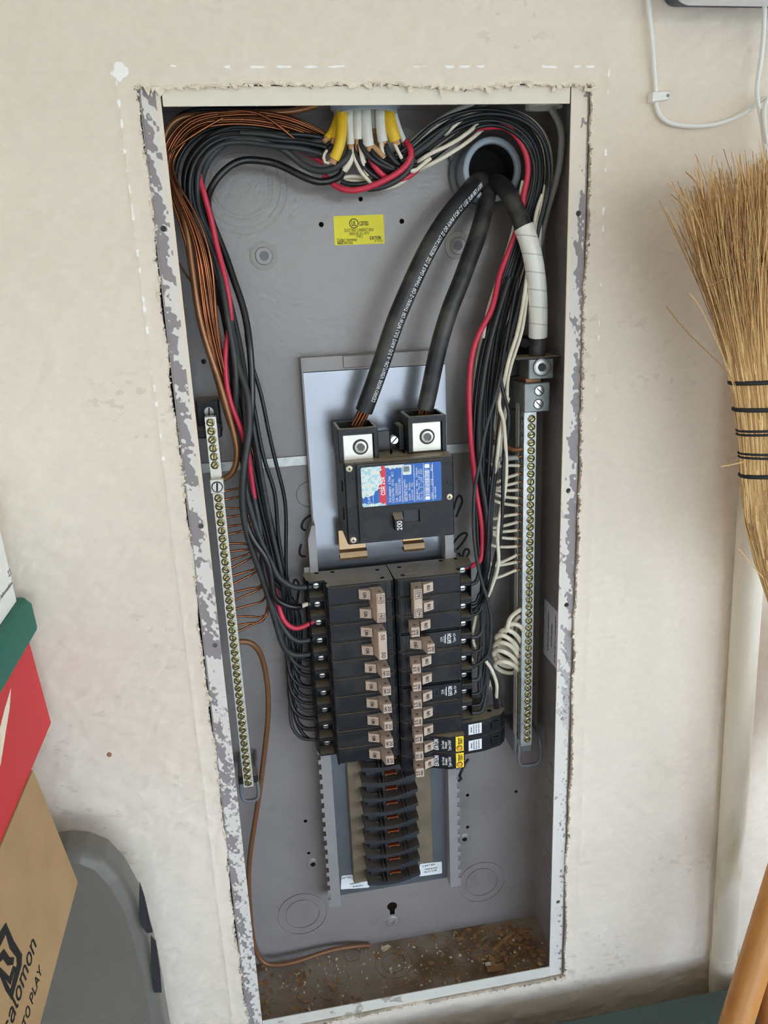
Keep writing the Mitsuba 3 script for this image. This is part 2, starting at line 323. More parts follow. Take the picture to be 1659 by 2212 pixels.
# paper and paint torn up along the cut, hanging over the lip
fl, gr = [], []
ring = np.array(hole.exterior.coords)
for k in range(len(ring) - 1):
    p = ring[k]; top = p[1] > .46; side = abs(p[0]) > .176
    cdir = np.array([-np.sign(p[0]), 0.]) if side and not top else np.array([0., -np.sign(p[1])])
    tn = np.array([cdir[1], -cdir[0]])
    # crumbs of gypsum and brown paper fibre along the cut
    for _ in range(3 if p[0] > .17 else 2):
        s_ = rng.uniform(.0002, .0008); q = p + tn * rng.uniform(-.002, .002) + cdir * rng.uniform(-.0004, .0012)
        d3 = rng.normal(size=(6, 3)) * s_; gr.append(tri(hull(d3 + [q[0], WY - rng.uniform(0, .0010), q[1]])))
    if rng.random() > (.80 if top else .13): continue
    w = rng.uniform(.002, .0065) * (1 if top else .6); L = rng.gamma(2., .0007) * (1.15 if top else .8)
    if top and rng.random() < .08: L += rng.uniform(.003, .006)
    a, b = p - tn * w - cdir * .0018, p + tn * w - cdir * .0018
    t1 = p + cdir * L + tn * rng.uniform(-.9, .9) * w; t2 = t1 + tn * rng.uniform(.3, .9) * w - cdir * L * rng.uniform(0, .7)
    y = WY - rng.uniform(.0004, .0024)
    v = [(a[0], WY - .0001, a[1]), (b[0], WY - .0001, b[1]), (t1[0], y, t1[1]), (t2[0], y + .0003, t2[1]), (a[0], WY + .0012, a[1]), (b[0], WY + .0012, b[1]), (t1[0], y + .0005, t1[1]), (t2[0], y + .0008, t2[1])]
    fl.append(tri(hull(v)))
part('wall_back', 'torn_paper', join(*fl), 'm_paper', kind='stuff', label='torn drywall paper along the edge of the cut-out')
part('wall_back', 'gypsum_crumbs', join(*gr), 'm_wall_edge', kind='stuff', label='crumbs of gypsum and brown paper along the cut')
pt = at(236, 1630, WY)
part('wall_back', 'paint_blemish', trimesh.Trimesh(*[q for q in (lambda m: (m.vertices * [.0022, .0009, .0026] + [pt[0], WY, pt[2]], m.faces))(trimesh.creation.icosphere(2))]), 'm_rust', True, label='small brown blemish in the paint')
struct('wall_outer', bx(-1.6, 1.7, .13, .16, FLOOR, CEIL), 'm_room_wall', label='outer skin of the panel wall')
def wall_with_gap(fn, u0, u1, gaps):
    m = fn(u0, u1, FLOOR, CEIL)
    for g0, g1, h0, h1 in gaps: m = m - fn(g0, g1, h0, h1, .05)
    return m
struct('wall_left', wall_with_gap(lambda a, b, c0, c1, e=0.: bx(-1.63 - e, -1.6 + e, a, b, c0, c1), -3.2, .16, [(-2.6, -1.9, FLOOR - .1, .45)]), 'm_room_wall', label='cream side wall of the garage with an open doorway')
struct('wall_right', wall_with_gap(lambda a, b, c0, c1, e=0.: bx(2.4 - e, 2.43 + e, a, b, c0, c1), -3.2, .16, [(-2.9, -1.1, FLOOR - .1, .62)]), 'm_room_wall', label='cream side wall of the garage with a wide opening')
struct('wall_front', wall_with_gap(lambda a, b, c0, c1, e=0.: bx(a, b, -3.23 - e, -3.2 + e, c0, c1), -1.63, 2.43, [(-.2, 2.25, FLOOR - .1, .75)]), 'm_room_wall', label='garage door wall with the door open')
struct('ceiling', bx(-1.63, 2.43, -3.23, .16, CEIL, CEIL + .03), 'm_ceiling', label='pale garage ceiling')
struct('floor', bx(-1.63, 2.43, -3.23, .16, FLOOR - .05, FLOOR), 'm_floor', label='concrete garage floor')

# ------------------------------------------------------------------ cabinet
BW, BT, BD = .1795, .464, .0878           # inside half width, half height, depth
LX, LZ = .165, .4517                      # opening in the lip
en = thing('panel_cabinet', 'grey steel electrical cabinet set into the cream wall with its cover off', 'electrical panel')
back = bx(-BW - .001, BW + .001, BD, BD + .0013, -BT - .001, BT + .001)
def bp(px, py): return at(px, py, BD)
cut = []
for px, py, r in ((779, 430, 2.1), (694, 485, 2.3), (868, 478, 2.3), (440, 781, 2.3), (660, 1774, 2.1), (667, 1843, 1.9), (1010, 1718, 2.1), (1115, 1710, 2.1), (1010, 1787, 2.1), (1115, 1492, 2.), (1152, 1478, 2.)):
    p = bp(px, py); cut.append(cyl_y(p[0], p[2], BD - .01, BD + .01, r / 1000, 20))
p = bp(847, 1958); cut += [cyl_y(p[0], p[2], BD - .01, BD + .01, .0062, 28), bx(p[0] - .003, p[0] + .003, BD - .01, BD + .01, p[2] - .0125, p[2])]
p = bp(797, 2049); cut.append(cyl_y(p[0], p[2], BD - .01, BD + .01, .0045, 20))
K1 = bp(520, 402)
for r in (.0245, .0275, .0345, .0405): cut.append(ring_y(K1[0], K1[2], BD - .001, BD + .0008, r, r + .0011, 96))
K2, K3 = bp(653, 1974), bp(1040, 1905)
for K in (K2, K3):
    for r in (.0195, .0285): cut.append(ring_y(K[0], K[2], BD - .001, BD + .0009, r, r + .0010, 80))
back = back - m3.Manifold.batch_boolean(cut, m3.OpType.Add)
part(en, 'back_panel', back, 'm_box')
def side_knock(sgn):
    m = bx(-.001, .0013, -.0005, BD + .0013, -BT - .001, BT + .001) if sgn > 0 else bx(-.0013, .001, -.0005, BD + .0013, -BT - .001, BT + .001)
    m = m.translate([sgn * BW + (sgn * .0), 0, 0]); g = []
    for z in (.345, .275, .215, -.235, -.285, -.36):
        for r in ((.010, .0165) if z in (.345, -.36) else (.011,)):
            t = (m3.Manifold.cylinder(.004, r + .0007, r + .0007, 48) - m3.Manifold.cylinder(.004, r, r, 48)).rotate([0, 90, 0])
            g.append(t.translate([sgn * BW - .002 - sgn * .0019 if sgn > 0 else -BW - .0001, .046, z]) if sgn < 0 else t.translate([BW - .0037, .046, z]))
    return m - m3.Manifold.batch_boolean(g, m3.OpType.Add)
part(en, 'side_panel', bx(-BW - .0013, -BW, -.0005, BD + .0013, -BT - .001, BT + .001), 'm_box')
rs = bx(BW, BW + .0013, -.0005, BD + .0013, -BT - .001, BT + .001); g = []
for z, rr in ((.345, (.010, .0165)), (.275, (.011,)), (.225, (.011,)), (-.225, (.012,)), (-.27, (.012,)), (-.355, (.012, .021))):
    for r in rr:
        t = (m3.Manifold.cylinder(.0008, r + .0009, r + .0009, 48) - m3.Manifold.cylinder(.0008, r, r, 48)).rotate([0, 90, 0]); g.append(t.translate([BW - .0003, .046, z]))
part(en, 'side_panel', rs - m3.Manifold.batch_boolean(g, m3.OpType.Add), 'm_box')
part(en, 'top_panel', bx(-BW, BW, -.0005, BD, BT, BT + .0013), 'm_box')
bot = bx(-BW, BW, -.0005, BD, -BT - .0013, -BT); g = []
for px, py, rr in ((850, 2080, (.0135, .0215)), (955, 2035, (.0095,)), (1000, 2065, (.0095,)), (1075, 2050, (.0115, .018)), (735, 2110, (.0095,)), (760, 2062, (.0095,)), (662, 2150, (.0105,)), (712, 2145, (.0095,))):
    q = atz(px, py, -BT)
    for r in rr: g.append((m3.Manifold.cylinder(.0012, r + .0008, r + .0008, 40) - m3.Manifold.cylinder(.0012, r, r, 40)).translate([q[0], q[1], -BT - .0007]))
part(en, 'bottom_panel', bot - m3.Manifold.batch_boolean(g, m3.OpType.Add), 'm_box_dirty', label='bottom of the cabinet covered in brown dust')
def flange(x0, x1, holes):
    m = cb(x0, x1, -.0008, .0008, -.4655, .4655, .0003)
    for px, py in holes:
        q = at(px, py, -.001); m = m - cyl_y(np.clip(q[0], x0 + .004, x1 - .004), q[2], -.01, .01, .0024, 20)
    return m
part(en, 'side_flange', flange(-.1795, -LX, [(353, 494), (434, 1137), (464, 1394), (539, 2070)]), 'm_flange', label='left lip of bare grey steel streaked with white paint')
part(en, 'side_flange', flange(LX, .1795, [(1250, 461), (1228, 1060), (1224, 1307), (1206, 1949)]), 'm_flange', label='right lip splashed with white paint')
part(en, 'top_flange', cb(-LX + .0012, LX - .0012, -.0012, .0004, LZ, .4655, .0003), 'm_lip', label='cream painted top lip')
part(en, 'bottom_flange', cb(-LX + .0003, LX, -.0012, .0004, -.4655, -LZ, .0003), 'm_lip_white', label='white painted bottom lip')
for px, py, r0 in ((570, 553, .0125), (988, 531, .0125)):
    q = bp(px, py)
    part(en, 'mounting_boss', lathe_y([(.0042, -.001), (.0042, .0022), (.0075, .0022), (.0084, .0012), (.0112, .0010), (.0125, 0)], q[0], BD, q[2], 40), 'm_box', 35)
    part(en, 'mounting_hole', cyl_y(q[0], q[2], BD - .0012, BD + .0004, .0042, 24), 'm_pvc_dark'); part(en, 'washer', ring_y(q[0], q[2], BD - .0014, BD, .0082, .0125, 40), 'm_washer')
for px, py in ((676, 1866), (1003, 1812), (847, 1990)):
    q = bp(px, py)
    part(en, 'mounting_boss', lathe_y([(.0028, 0), (.0030, .0014), (.0062, .0012), (.0078, 0)], q[0], BD, q[2], 32), 'm_box', 40)
    if py != 1990: part(en, 'mounting_hole', cyl_y(q[0], q[2] + .0005, BD - .0010, BD + .0004, .0029, 20), 'm_hole')
# zinc strap across the back
sx = [at(410, 1012, .086), at(1130, 968, .086)]
part(en, 'cross_strap', bx(-.170, .170, .0848, BD, .1445, .1535), 'm_zinc', label='zinc strap across the back of the cabinet')
# felt-tip strokes on the back
st = [[(985, 1117), (994, 1095), (998, 1080), (992, 1070), (985, 1080), (980, 1100)], [(975, 1180), (985, 1165), (1000, 1152), (1008, 1152), (1002, 1168), (985, 1188)],
      [(1000, 1200), (1006, 1186), (1013, 1188), (1009, 1201), (1002, 1204), (1000, 1196)], [(990, 1194), (998, 1206)], [(660, 1146), (652, 1140), (655, 1126), (665, 1116), (674, 1112)],
      [(651, 1175), (647, 1190), (650, 1200), (660, 1202)], [(634, 1262), (637, 1252), (643, 1256), (643, 1290), (642, 1330)]]
for q_ in st:
    m_ = tube_c(curve([bp(*q) - [0, .0003, 0] for q in q_], .002), .0012, 6)
    m_.vertices[:, 1] = BD - .0002 + (m_.vertices[:, 1] - BD + .0003) * .12
    part(en, 'marker_stroke', m_, 'm_ink', label='black felt-tip stroke on the back of the cabinet')
ring = lathe_y([(.0125, 0), (.0125, .0002), (.0135, .0002), (.0135, 0)], bp(668, 1068)[0], BD, bp(668, 1068)[2], 40)
part(en, 'pencil_ring', ring, 'm_pvc_dark')

# stickers
def sticker(name, label, pts, y, m, t=.0003, group=None):
    q = [at(a, b, y) for a, b in pts]
    k = thing(name, label, 'label', group); poly = Polygon([(a[0], a[2]) for a in q]).buffer(-.0012).buffer(.0012)
    part(k, 'sheet', ext_shape_y(poly, y - t, y), m); return k, q
def lines(k, rows, y, mat_='m_ink'):
    """rows of lettering: (text, height, x, z, width)"""
    part(k, 'lettering', join(*[text(s, h, (x, y, z), X, Z, w, bold=b) for s, h, x, z, w, b in rows]), mat_)
k, q = sticker('yellow_label', 'yellow printed label stuck high on the back of the cabinet', [(720, 467), (828, 463), (831, 526), (723, 530)], BD - .0001, 'm_label_yellow')
x0, x1, z1, z0 = q[0][0], q[1][0], q[0][2], q[3][2]; W, H = x1 - x0, z1 - z0; yy = BD - .0005
lines(k, [('LISTED', .0034, x0 + W * .60, z0 + H * .72, W * .18, True), ('ELECTRIC CABINET BOX', .0026, x0 + W * .50, z0 + H * .50, W * .58, False), ('ISSUE NO. AC-8797', .0023, x0 + W * .50, z0 + H * .38, W * .40, False),
          ('TYPE 1', .0022, x0 + W * .50, z0 + H * .275, W * .14, False), ('Cutler-Hammer', .0030, x0 + W * .25, z0 + H * .175, W * .40, False), ('MADE IN U.S.A.', .0020, x0 + W * .21, z0 + H * .07, W * .31, True),
          ('EATON', .0028, x0 + W * .82, z0 + H * .21, W * .22, True), ('30-12222', .0016, x0 + W * .88, z0 + H * .10, W * .17, False), ('UL', .0042, x0 + W * .40, z0 + H * .73, W * .09, True)], yy)
part(k, 'emblem', ring_y(x0 + W * .40, z0 + H * .73, yy - .0002, yy, .0036, .0043, 40), 'm_ink')
for pts, lab, rows in (([(738, 1892), (762, 1889), (763, 1903), (797, 1899), (798, 1915), (795, 1917), (736, 1921)], 'white notched label below the bus base, left end', [('LISTED', .46, .2, .86), ('PANELBOARD', .5, .5, .42), ('PRL1A 42 BLU', .5, .6, .22)]),
                       ([(880, 1879), (906, 1876), (907, 1866), (954, 1861), (955, 1886), (907, 1893), (906, 1881), (881, 1884)], 'white notched label beside the lowest bus stab', [('LISTED', .46, .62, .80), ('PANELBOARD', .5, .68, .52), ('NO. 12-4788', .5, .66, .32)])):
    k, q = sticker('white_label', lab, pts, .0745, 'm_label_white'); q = np.array(q); a, b = q.min(0), q.max(0)
    lines(k, [(s, .0021, a[0] + (b[0] - a[0]) * fx, a[2] + (b[2] - a[2]) * fz, (b[0] - a[0]) * .36, False) for s, w_, fx, fz in rows], .0741)
k = thing('white_label', 'white paper sheet stuck low on the right inner side of the cabinet', 'label')
q = [atx(*p, BW) for p in ((1177, 1293), (1208, 1308), (1205, 1440), (1183, 1421))]
y0, y1 = max(.006, min(a[1] for a in q)), max(a[1] for a in q); za, zb = q[3][2], q[0][2]
part(k, 'sheet', bx(BW - .0005, BW - .0001, .006, y1, za, zb), 'm_label_white')
part(k, 'lettering', join(*[text('RATED 125A MAX LINE 120/240V', .0022, (BW - .0005, .006 + (y1 - .006) * f, (za + zb) / 2), Z, Y, abs(zb - za) * w) for f, w in ((.2, .8), (.35, .55), (.5, .85), (.65, .4), (.8, .7))]), 'm_ink')

# ------------------------------------------------------------------ interior pan, rails, bus
pn = thing('interior_pan', 'pale shiny steel mounting pan with toothed side rails in the middle of the cabinet', 'mounting pan')
PX0, PX1 = -.0665, .0735
part(pn, 'plate', cb(PX0, PX1, .0745, .0757, -.372, .2365, .0004), 'm_plate')
part(pn, 'top_strip', join(cb(PX0 - .0015, PX1, .0752, .077, .2365, .2505, .0004), cb(PX0 - .0015, PX0, .0705, .078, -.372, .2505, .0003)), 'm_box', label='raised upper border of the pan')
part(pn, 'embossed_tab', cb(-.0275, .004, .0738, .0755, .2385, .2500, .0012), 'm_box')
def rail(sg):
    xo, xi = (-.0800, -.0665) if sg < 0 else (.0772, .0648)
    zt, zb = (.0836, -.374) if sg < 0 else (.0700, -.374)
    a, b = sorted((xo, xi))
    teeth = [bx(xo - .0045, xo + .0045, .05, .07, z, z + .0068) for z in np.arange(-.362, .02, .0123)]
    web = cb(a, b, .0605, .0618, zb, .045, .0003) - m3.Manifold.batch_boolean([t.translate([-.0015 * sg * -1, 0, 0]) for t in teeth], m3.OpType.Add)
    leg = cb(xi - .0006, xi + .0006, .0605, .0750, zb, .03, .0003)
    return web, leg
for sg in (-1, 1):
    web, leg = rail(sg); r = part(pn, 'toothed_rail', join(web, leg), 'm_rail')
    # the bare upper end of the rail with its slanted top
    a, b = (-.0738, -.0658) if sg < 0 else (.0655, .0745)
    zt = .0836 if sg < 0 else .085
    part(pn, 'rail_post', ext_y([(a, .03), (b, .03), (b, zt + .005 if sg < 0 else zt), (a + .0045 if sg < 0 else a, zt + .005 if sg < 0 else zt), (a, zt - .009)], .0585, .0745), 'm_rail', label='pale upright end of the rail')
bu = thing('bus_base', 'brown dusty plastic base carrying a column of empty black bus stabs', 'bus base')
part(bu, 'insulator_sheet', cb(-.0488, .0455, .0668, .0745, -.340, .02, .001) + cb(-.0488, -.020, .0668, .0745, -.352, -.33, .001), 'm_base')
part(bu, 'centre_spine', cb(-.030, .026, .058, .067, -.345, .02, .001), 'm_stab')
zs = [at(843, y, .048)[2] for y in (1639, 1673, 1706, 1737, 1768, 1798, 1829, 1858, 1888)]
for i, z in enumerate(zs):
    lft = i % 2 == 0
    xa, xb = (-.035, .026)
    # a curved shelf: thick front lip that sweeps up to one side
    up, dn = [], []
    for t in np.linspace(0, 1, 13):
        x = xa + (xb - xa) * t; sag = -.0052 * math.sin(math.pi * min(1, max(0, t))) + (t - .5) * .003
        up.append((x, z - .0040 + sag + (.001 if lft else .0015))); dn.append((x, z - .0072 + sag))
    k = part(bu, 'stab_holder', ext_y(up + dn[::-1], .046, .0675), 'm_stab')
    part(k, 'side_block', cb(xa + .001, xa + .018, .053, .066, z - .0165, z - .0065, .001) if lft else cb(xb - .018, xb - .001, .053, .066, z - .0165, z - .0065, .001), 'm_stab')
    for x in (-.016, -.012, .010, .014): part(k, 'barrier', cb(x - .0005, x + .0005, .0456, .06, z - .0095, z - .0028, .0002), 'm_stab')
    part(k, 'copper_stab', join(cb(-.0085, .0028, .0475, .060, z + .0004, z + .0014, .0003), cb(-.0092, -.0072, .0470, .060, z - .0002, z + .0018, .0003), cb(.0014, .0034, .0470, .060, z - .0002, z + .0018, .0003)), 'm_copper_tip', label='orange copper stab')

# ------------------------------------------------------------------ main breaker
mb = thing('main_breaker', 'large black main breaker with a worn blue label and a 200 toggle', 'main breaker')
MX0, MX1, MZ0, MZ1, MY0, MY1 = -.0405, .0615, .0835, .1612, .005, .0745
body = cb(MX0, MX1, MY0, MY1, MZ0, MZ1, .0012)
g = [bx(MX0 - .002, MX0 + .003, .020, .032, .128, .140), bx(MX0 - .002, MX0 + .003, .022, .032, .100, .114),
     ext_z([(.0065, .028), (.0085, .028), (.0125, .050), (.0105, .050)], MZ1 - .004, MZ1 + .01), ext_z([(.0185, .028), (.0205, .028), (.0245, .050), (.0225, .050)], MZ1 - .004, MZ1 + .01),
     bx(MX0 + .0096, MX0 + .0108, MY0 - .001, MY0 + .0008, MZ0 - .01, MZ1 + .01), bx(MX0 - .01, MX0 + .0096, MY0 - .001, MY0 + .0006, .1195, .1202), bx(MX1 - .0085, MX1 + .01, MY0 - .001, MY0 + .0006, .1225, .1232)]
for x, z in ((MX0 + .005, .148), (MX0 + .005, .1135), (MX0 + .005, .0945), (MX1 - .0042, .153), (MX1 - .0042, .135)): g.append(ring_y(x, z, MY0 - .01, MY0 + .0006, .0023, .0029, 24))
part(mb, 'case', body - m3.Manifold.batch_boolean(g, m3.OpType.Add), 'm_black')
FX0, FX1 = MX0 + .0112, MX1 - .0092
face = ext_y(np.array(Polygon([(FX0, .0850), (FX1, .0850), (FX1, .1590), (FX0, .1590)]).buffer(-.002).buffer(.002).exterior.coords)[:-1], .0015, .006)
win = bx(.0022, .0275, .000, .0058, .1005, .1130)
part(mb, 'face_plate', face - win - bx(FX0 + .002, FX1 - .002, .0008, .0020, .1182, .1188), 'm_black')
part(mb, 'toggle_slide', cb(.0125, .0272, .0040, .0060, .1008, .1127, .0003), 'm_stab')
k = part(mb, 'toggle', hull([(x, y, z) for x0, x1, y, z0, z1 in ((.0015, .0110, .0055, .0985, .1125), (.0022, .0100, -.0085, .0970, .1080)) for x in (x0, x1) for z in (z0, z1)]), 'm_black')
part(k, 'lettering', text('200', .0046, (.0061, -.0088, .1025), Z, -X, .0085, bold=True), 'm_white_ink', label='white 200')
for x, z in ((MX0 + .0050, .1560), (MX0 + .0052, .0880), (MX1 - .0045, .1215)):
    s = lathe_y([(0, .0012), (.0022, .0011), (.0030, .0004), (.0031, 0)], x, MY0, z, 28)
    q = part(mb, 'screw', s, 'm_pan_screw', 40)
    part(q, 'cross_recess', join(cb(x - .0014, x + .0014, MY0 - .00135, MY0 - .0009, z - .0004, z + .0004, .0001), cb(x - .0004, x + .0004, MY0 - .00135, MY0 - .0009, z - .0014, z + .0014, .0001)), 'm_screw_dark')
# the printed label
LX0, LX1, LZ0, LZ1, LY = FX0 + .0035, FX1 - .0035, .1198, .1570, .00145
def rr(x0, x1, z0, z1, r): return Polygon([(x0, z0), (x1, z0), (x1, z1), (x0, z1)]).buffer(-r).buffer(r)
lb = part(mb, 'label', ext_shape_y(rr(LX0, LX1, LZ0, LZ1, .0018), LY - .0002, LY), 'm_label_blue', label='blue rating label worn white at the left end')
LW, LH = LX1 - LX0, LZ1 - LZ0
rg = np.random.default_rng(5)
def rough_poly(pts, amp, n=70):
    ls = LineString(pts + [pts[0]]); o = []
    for i in range(n):
        q = ls.interpolate(i / n, normalized=True); o.append((q.x + rg.normal() * amp, q.y + rg.normal() * amp))
    return Polygon(o).buffer(0)
lab = rr(LX0, LX1, LZ0, LZ1, .0018)
def lp(name, poly, m, lift, label=None):
    poly = poly.intersection(lab); poly = poly if poly.geom_type in ('Polygon', 'MultiPolygon') else Polygon()
    gs = [g_ for g_ in getattr(poly, 'geoms', [poly]) if g_.area > 1e-8]
    return part(lb, name, join(*[ext_shape_y(g_, LY - .0002 - lift, LY - .0001) for g_ in gs]), m, label=label)
lp('red_band', sbox(LX0 + LW * .215, LZ0, LX0 + LW * .305, LZ1), 'm_label_red', .0001)
lp('worn_patch', rough_poly([(LX0 - .002, LZ1 + .002), (LX0 + LW * .27, LZ1 + .002), (LX0 + LW * .25, LZ0 + LH * .82), (LX0 + LW * .21, LZ0 + LH * .45), (LX0 + LW * .12, LZ0 + LH * .30), (LX0 - .002, LZ0 + LH * .18)], .0011).union(
    rough_poly([(LX0 - .002, LZ0 - .002), (LX0 + LW * .30, LZ0 - .002), (LX0 + LW * .28, LZ0 + .0018), (LX0 - .002, LZ0 + .0035)], .0007)).union(
    rough_poly([(LX0 + LW * .26, LZ1 + .002), (LX0 + LW * .60, LZ1 + .002), (LX0 + LW * .5, LZ1 - .0015), (LX0 + LW * .40, LZ1 - .004), (LX0 + LW * .30, LZ1 - .002)], .0009)), 'm_label_worn', .0002)
def lt(s, h, fx, fz, w, b=False): return text(s, h, (LX0 + LW * fx, LY - .0004, LZ0 + LH * fz), Z, -X, w * LH, bold=b)
part(lb, 'lettering', join(lt('CSR 25k', .0038, .262, .50, .46, True), lt('200 Ampere   2 Pole', .0022, .345, .40, .66), lt('120/240 VAC   60 Hz   40 C', .0022, .385, .44, .80), lt('Cat.  CSR2200', .0022, .430, .30, .48), lt('Style 7803C07G83', .0022, .470, .36, .60),
     lt('Interrupting Capacity', .0018, .530, .34, .56), lt('RMS Sym. Amps', .0018, .555, .28, .44), lt('Volts    Amps', .0018, .592, .30, .46), lt('120/240    25k', .0018, .628, .30, .46), lt('Terminal   Wire   Torque', .0018, .685, .47, .84), lt('Wire   Size   Lb. In.', .0018, .713, .45, .78), lt('CU-AL   2 - 300   250', .0018, .745, .45, .80),
     lt('200        CTS        #R2', .0016, .875, .50, .86), lt('Cutler-Hammer', .0018, .915, .22, .32), lt('C-H', .0026, .085, .16, .13, True)), 'm_white_ink')
part(lb, 'ruling', join(*[bx(LX0 + LW * f - .0002, LX0 + LW * f + .0002, LY - .0004, LY - .0001, LZ0 + .001, LZ1 - .001) for f in (.505, .655, .775, .89)], bx(LX0 + LW * .135, LX0 + LW * .14, LY - .0004, LY - .0001, LZ0 + .003, LZ0 + LH * .3)), 'm_white_ink', kind='stuff')
bars = [bx(LX0 + LW * .79, LX0 + LW * .85, LY - .0004, LY - .0001, LZ0 + .0018, LZ0 + .0052), bx(LX0 + LW * .79, LX0 + LW * .85, LY - .0004, LY - .0001, LZ1 - .0052, LZ1 - .0014)]
zz = LZ0 + .006
while zz < LZ1 - .0065:
    w = rg.uniform(.0003, .0008); bars.append(bx(LX0 + LW * .79, LX0 + LW * .85, LY - .0004, LY - .0001, zz, zz + w)); zz += w + rg.uniform(.0003, .0007)
part(lb, 'printed_stripes', join(*bars), 'm_white_ink', kind='stuff')
ap = part(lb, 'approval_patch', ext_shape_y(rr(LX0 + LW * .515, LX0 + LW * .625, LZ1 - .0100, LZ1 - .0008, .0012), LY - .0005, LY - .0001), 'm_label_worn')
part(ap, 'lettering', join(*[text('UL LISTED CIRCUIT', .0012, (LX0 + LW * (.535 + .018 * i), LY - .0006, LZ1 - .0045), Z, -X, .0052) for i in range(4)]), 'm_pvc_dark')
# lug housings: an open box with the clamp block inside
def lug(x0, x1, z0, z1, y0, yb, cx_):
    w = .0028
    m = cb(x0, x1, y0, yb, z0, z1, .0006) - bx(x0 + w, x1 - w, y0 + .004, yb - w, z0 + .004, z1 + .01) - bx(x0 + w + .001, x1 - w - .001, y0 - .01, y0 + .012, z0 - .001, z1 - .0058)
    h = part(mb, 'lug_housing', m, 'm_black')
    b = part(h, 'clamp_block', cb(x0 + w + .0014, x1 - w - .0016, y0 + .0022, yb - w - .001, z0 + .0005, z1 - .0060, .0008), 'm_tin', label='bright tin-plated clamp block')
    cz = (z0 + z1 - .0055) / 2
    part(b, 'screw_recess', ring_y(cx_, cz, y0 + .0016, y0 + .0024, .0054, .0072, 40), 'm_screw_dark')
    part(b, 'hex_screw', lathe_y([(.0055, -.001), (.0055, .0014), (.0038, .0018), (.0036, -.0005)], cx_, y0 + .0022, cz, 40), 'm_tin', 40)
    part(b, 'socket', cyl_y(cx_, cz, y0 + .0012, y0 + .0022, .0037, 6), 'm_socket')
    return cz
qa, qb = at(741, 985, .018), at(818, 930, .018)
lug(-.0430, -.0062, .1600, .1905, .016, .056, -.0225)
lug(.0225, .0590, .1622, .1965, .020, .056, .0410)
part(mb, 'bonding_strap', cb(-.006, .008, .034, .036, .1640, .1830, .0006) + cb(-.006, .008, .034, .050, .1810, .1830, .0006), 'm_black_gloss')
sc = part(mb, 'strap_screw', lathe_y([(0, .0022), (.0036, .0022), (.0042, .0016), (.0042, -.004)], .0118, .034, .1735, 32), 'm_steel_screw', 40)
part(sc, 'slot', ext_y([(.0118 - .0028, .1735 - .0022), (.0118 - .0022, .1735 - .0028), (.0118 + .0028, .1735 + .0022), (.0118 + .0022, .1735 + .0028)], .0313, .0322), 'm_screw_dark')
part(mb, 'upright_barrier', cb(.0165, .0225, .036, .056, .1622, .1860, .0008), 'm_black')
part(mb, 'rear_lug_support', cb(-.030, .050, .050, .0745, .1600, .1640, .001), 'm_black')
part(mb, 'paper_shim', ext_z([(-.0085, .012), (.020, .0085), (.036, .016), (.030, .020), (.005, .015)], .1613, .1617), 'm_base')
def strap(x0, x1, zt, zb):
    m = cb(x0, x1, .050, .0515, zb + .008, zt, .0004)
    pr = [(.050, zb + .0095), (.0445, zb + .0080), (.0425, zb + .003), (.0445, zb), (.056, zb), (.056, zb + .0012), (.0450, zb + .0012), (.0438, zb + .0035), (.0455, zb + .0072), (.0515, zb + .0088)]
    return join(m, ext_x(pr, x0, x1))
part(mb, 'bus_strap', strap(-.0445, -.0175, .0840, .0545), 'm_brass', label='brass bus strap')
part(mb, 'bus_strap', strap(.0195, .0405, .0830, .0570), 'm_brass', label='brass bus strap')

# ------------------------------------------------------------------ branch breakers
ZT, PITCH, CXM = .0400, .0196, .0037
YF, YB = .015, .0600
def xm(x, sg): return x if sg < 0 else 2 * CXM - x
BODY = [(-.0622, YF + .001), (-.0612, YF), (-.0010, YF), (.0004, YF + .0015), (.0030, YF + .0035), (.0034, .040), (.0034, YB), (-.0805, YB), (-.0818, .053), (-.0800, .0400), (-.0775, .0345), (-.0622, .0345)]
def pole_mesh(sg, zc, new=False):
    h = PITCH / 2 - .00035; m = ext_z([(xm(x, sg), y) for x, y in BODY], zc - h, zc + h)
    a, b = sorted((xm(-.0782, sg), xm(-.0640, sg)))
    m = m - bx(a, b, .02, .0480, zc - .0062, zc + .0072)                         # the terminal pocket
    a, b = sorted((xm(-.0600, sg), xm(-.0320, sg)))
    if not new: m = m - bx(a, b, .01, YF + .0004, zc + .0052, zc + .0057)        # fine moulded line
    a, b = sorted((xm(-.0625, sg), xm(-.0585, sg)))
    for q in (zc + h, zc - h): m = m - bx(min(xm(-.0600, sg), xm(.0010, sg)), max(xm(-.0600, sg), xm(.0010, sg)), YF - .001, YF + .0022, q - .0013, q + .0013)
    a, b = sorted((xm(-.0060, sg), xm(-.0050, sg)))
    m = m - bx(a, b, YF - .001, YF + .0010, zc - h - .001, zc + h + .001)
    a, b = sorted((xm(-.0010, sg), xm(.0002, sg)))
    m = m - bx(a, b, YF - .001, YF + .0012, zc - h - .001, zc + h + .001)
    return m
def terminal(k, sg, zc):
    x = xm(-.0705, sg)
    s = part(k, 'terminal_screw', lathe_y([(0, .0022), (.0028, .0019), (.0038, .0006), (.0039, -.006)], x, .0405, zc + .0030, 24), 'm_steel_screw', 40)
    part(s, 'slot', cb(x - .0028, x + .0028, .0380, .0392, zc + .0026, zc + .0034, .0002), 'm_screw_dark')
    a, b = sorted((xm(-.0785, sg), xm(-.0640, sg)))
    part(k, 'terminal_shelf', cb(a, b, .0330, .0470, zc - .0073, zc - .0062, .0003), 'm_black')
def holes_top(k, sg, z, pts):
    for x, y in pts: part(k, 'rivet_hole', cyl_z(xm(x, sg), y, z - .0002, z + .00012, .0022, 24), 'm_hole')
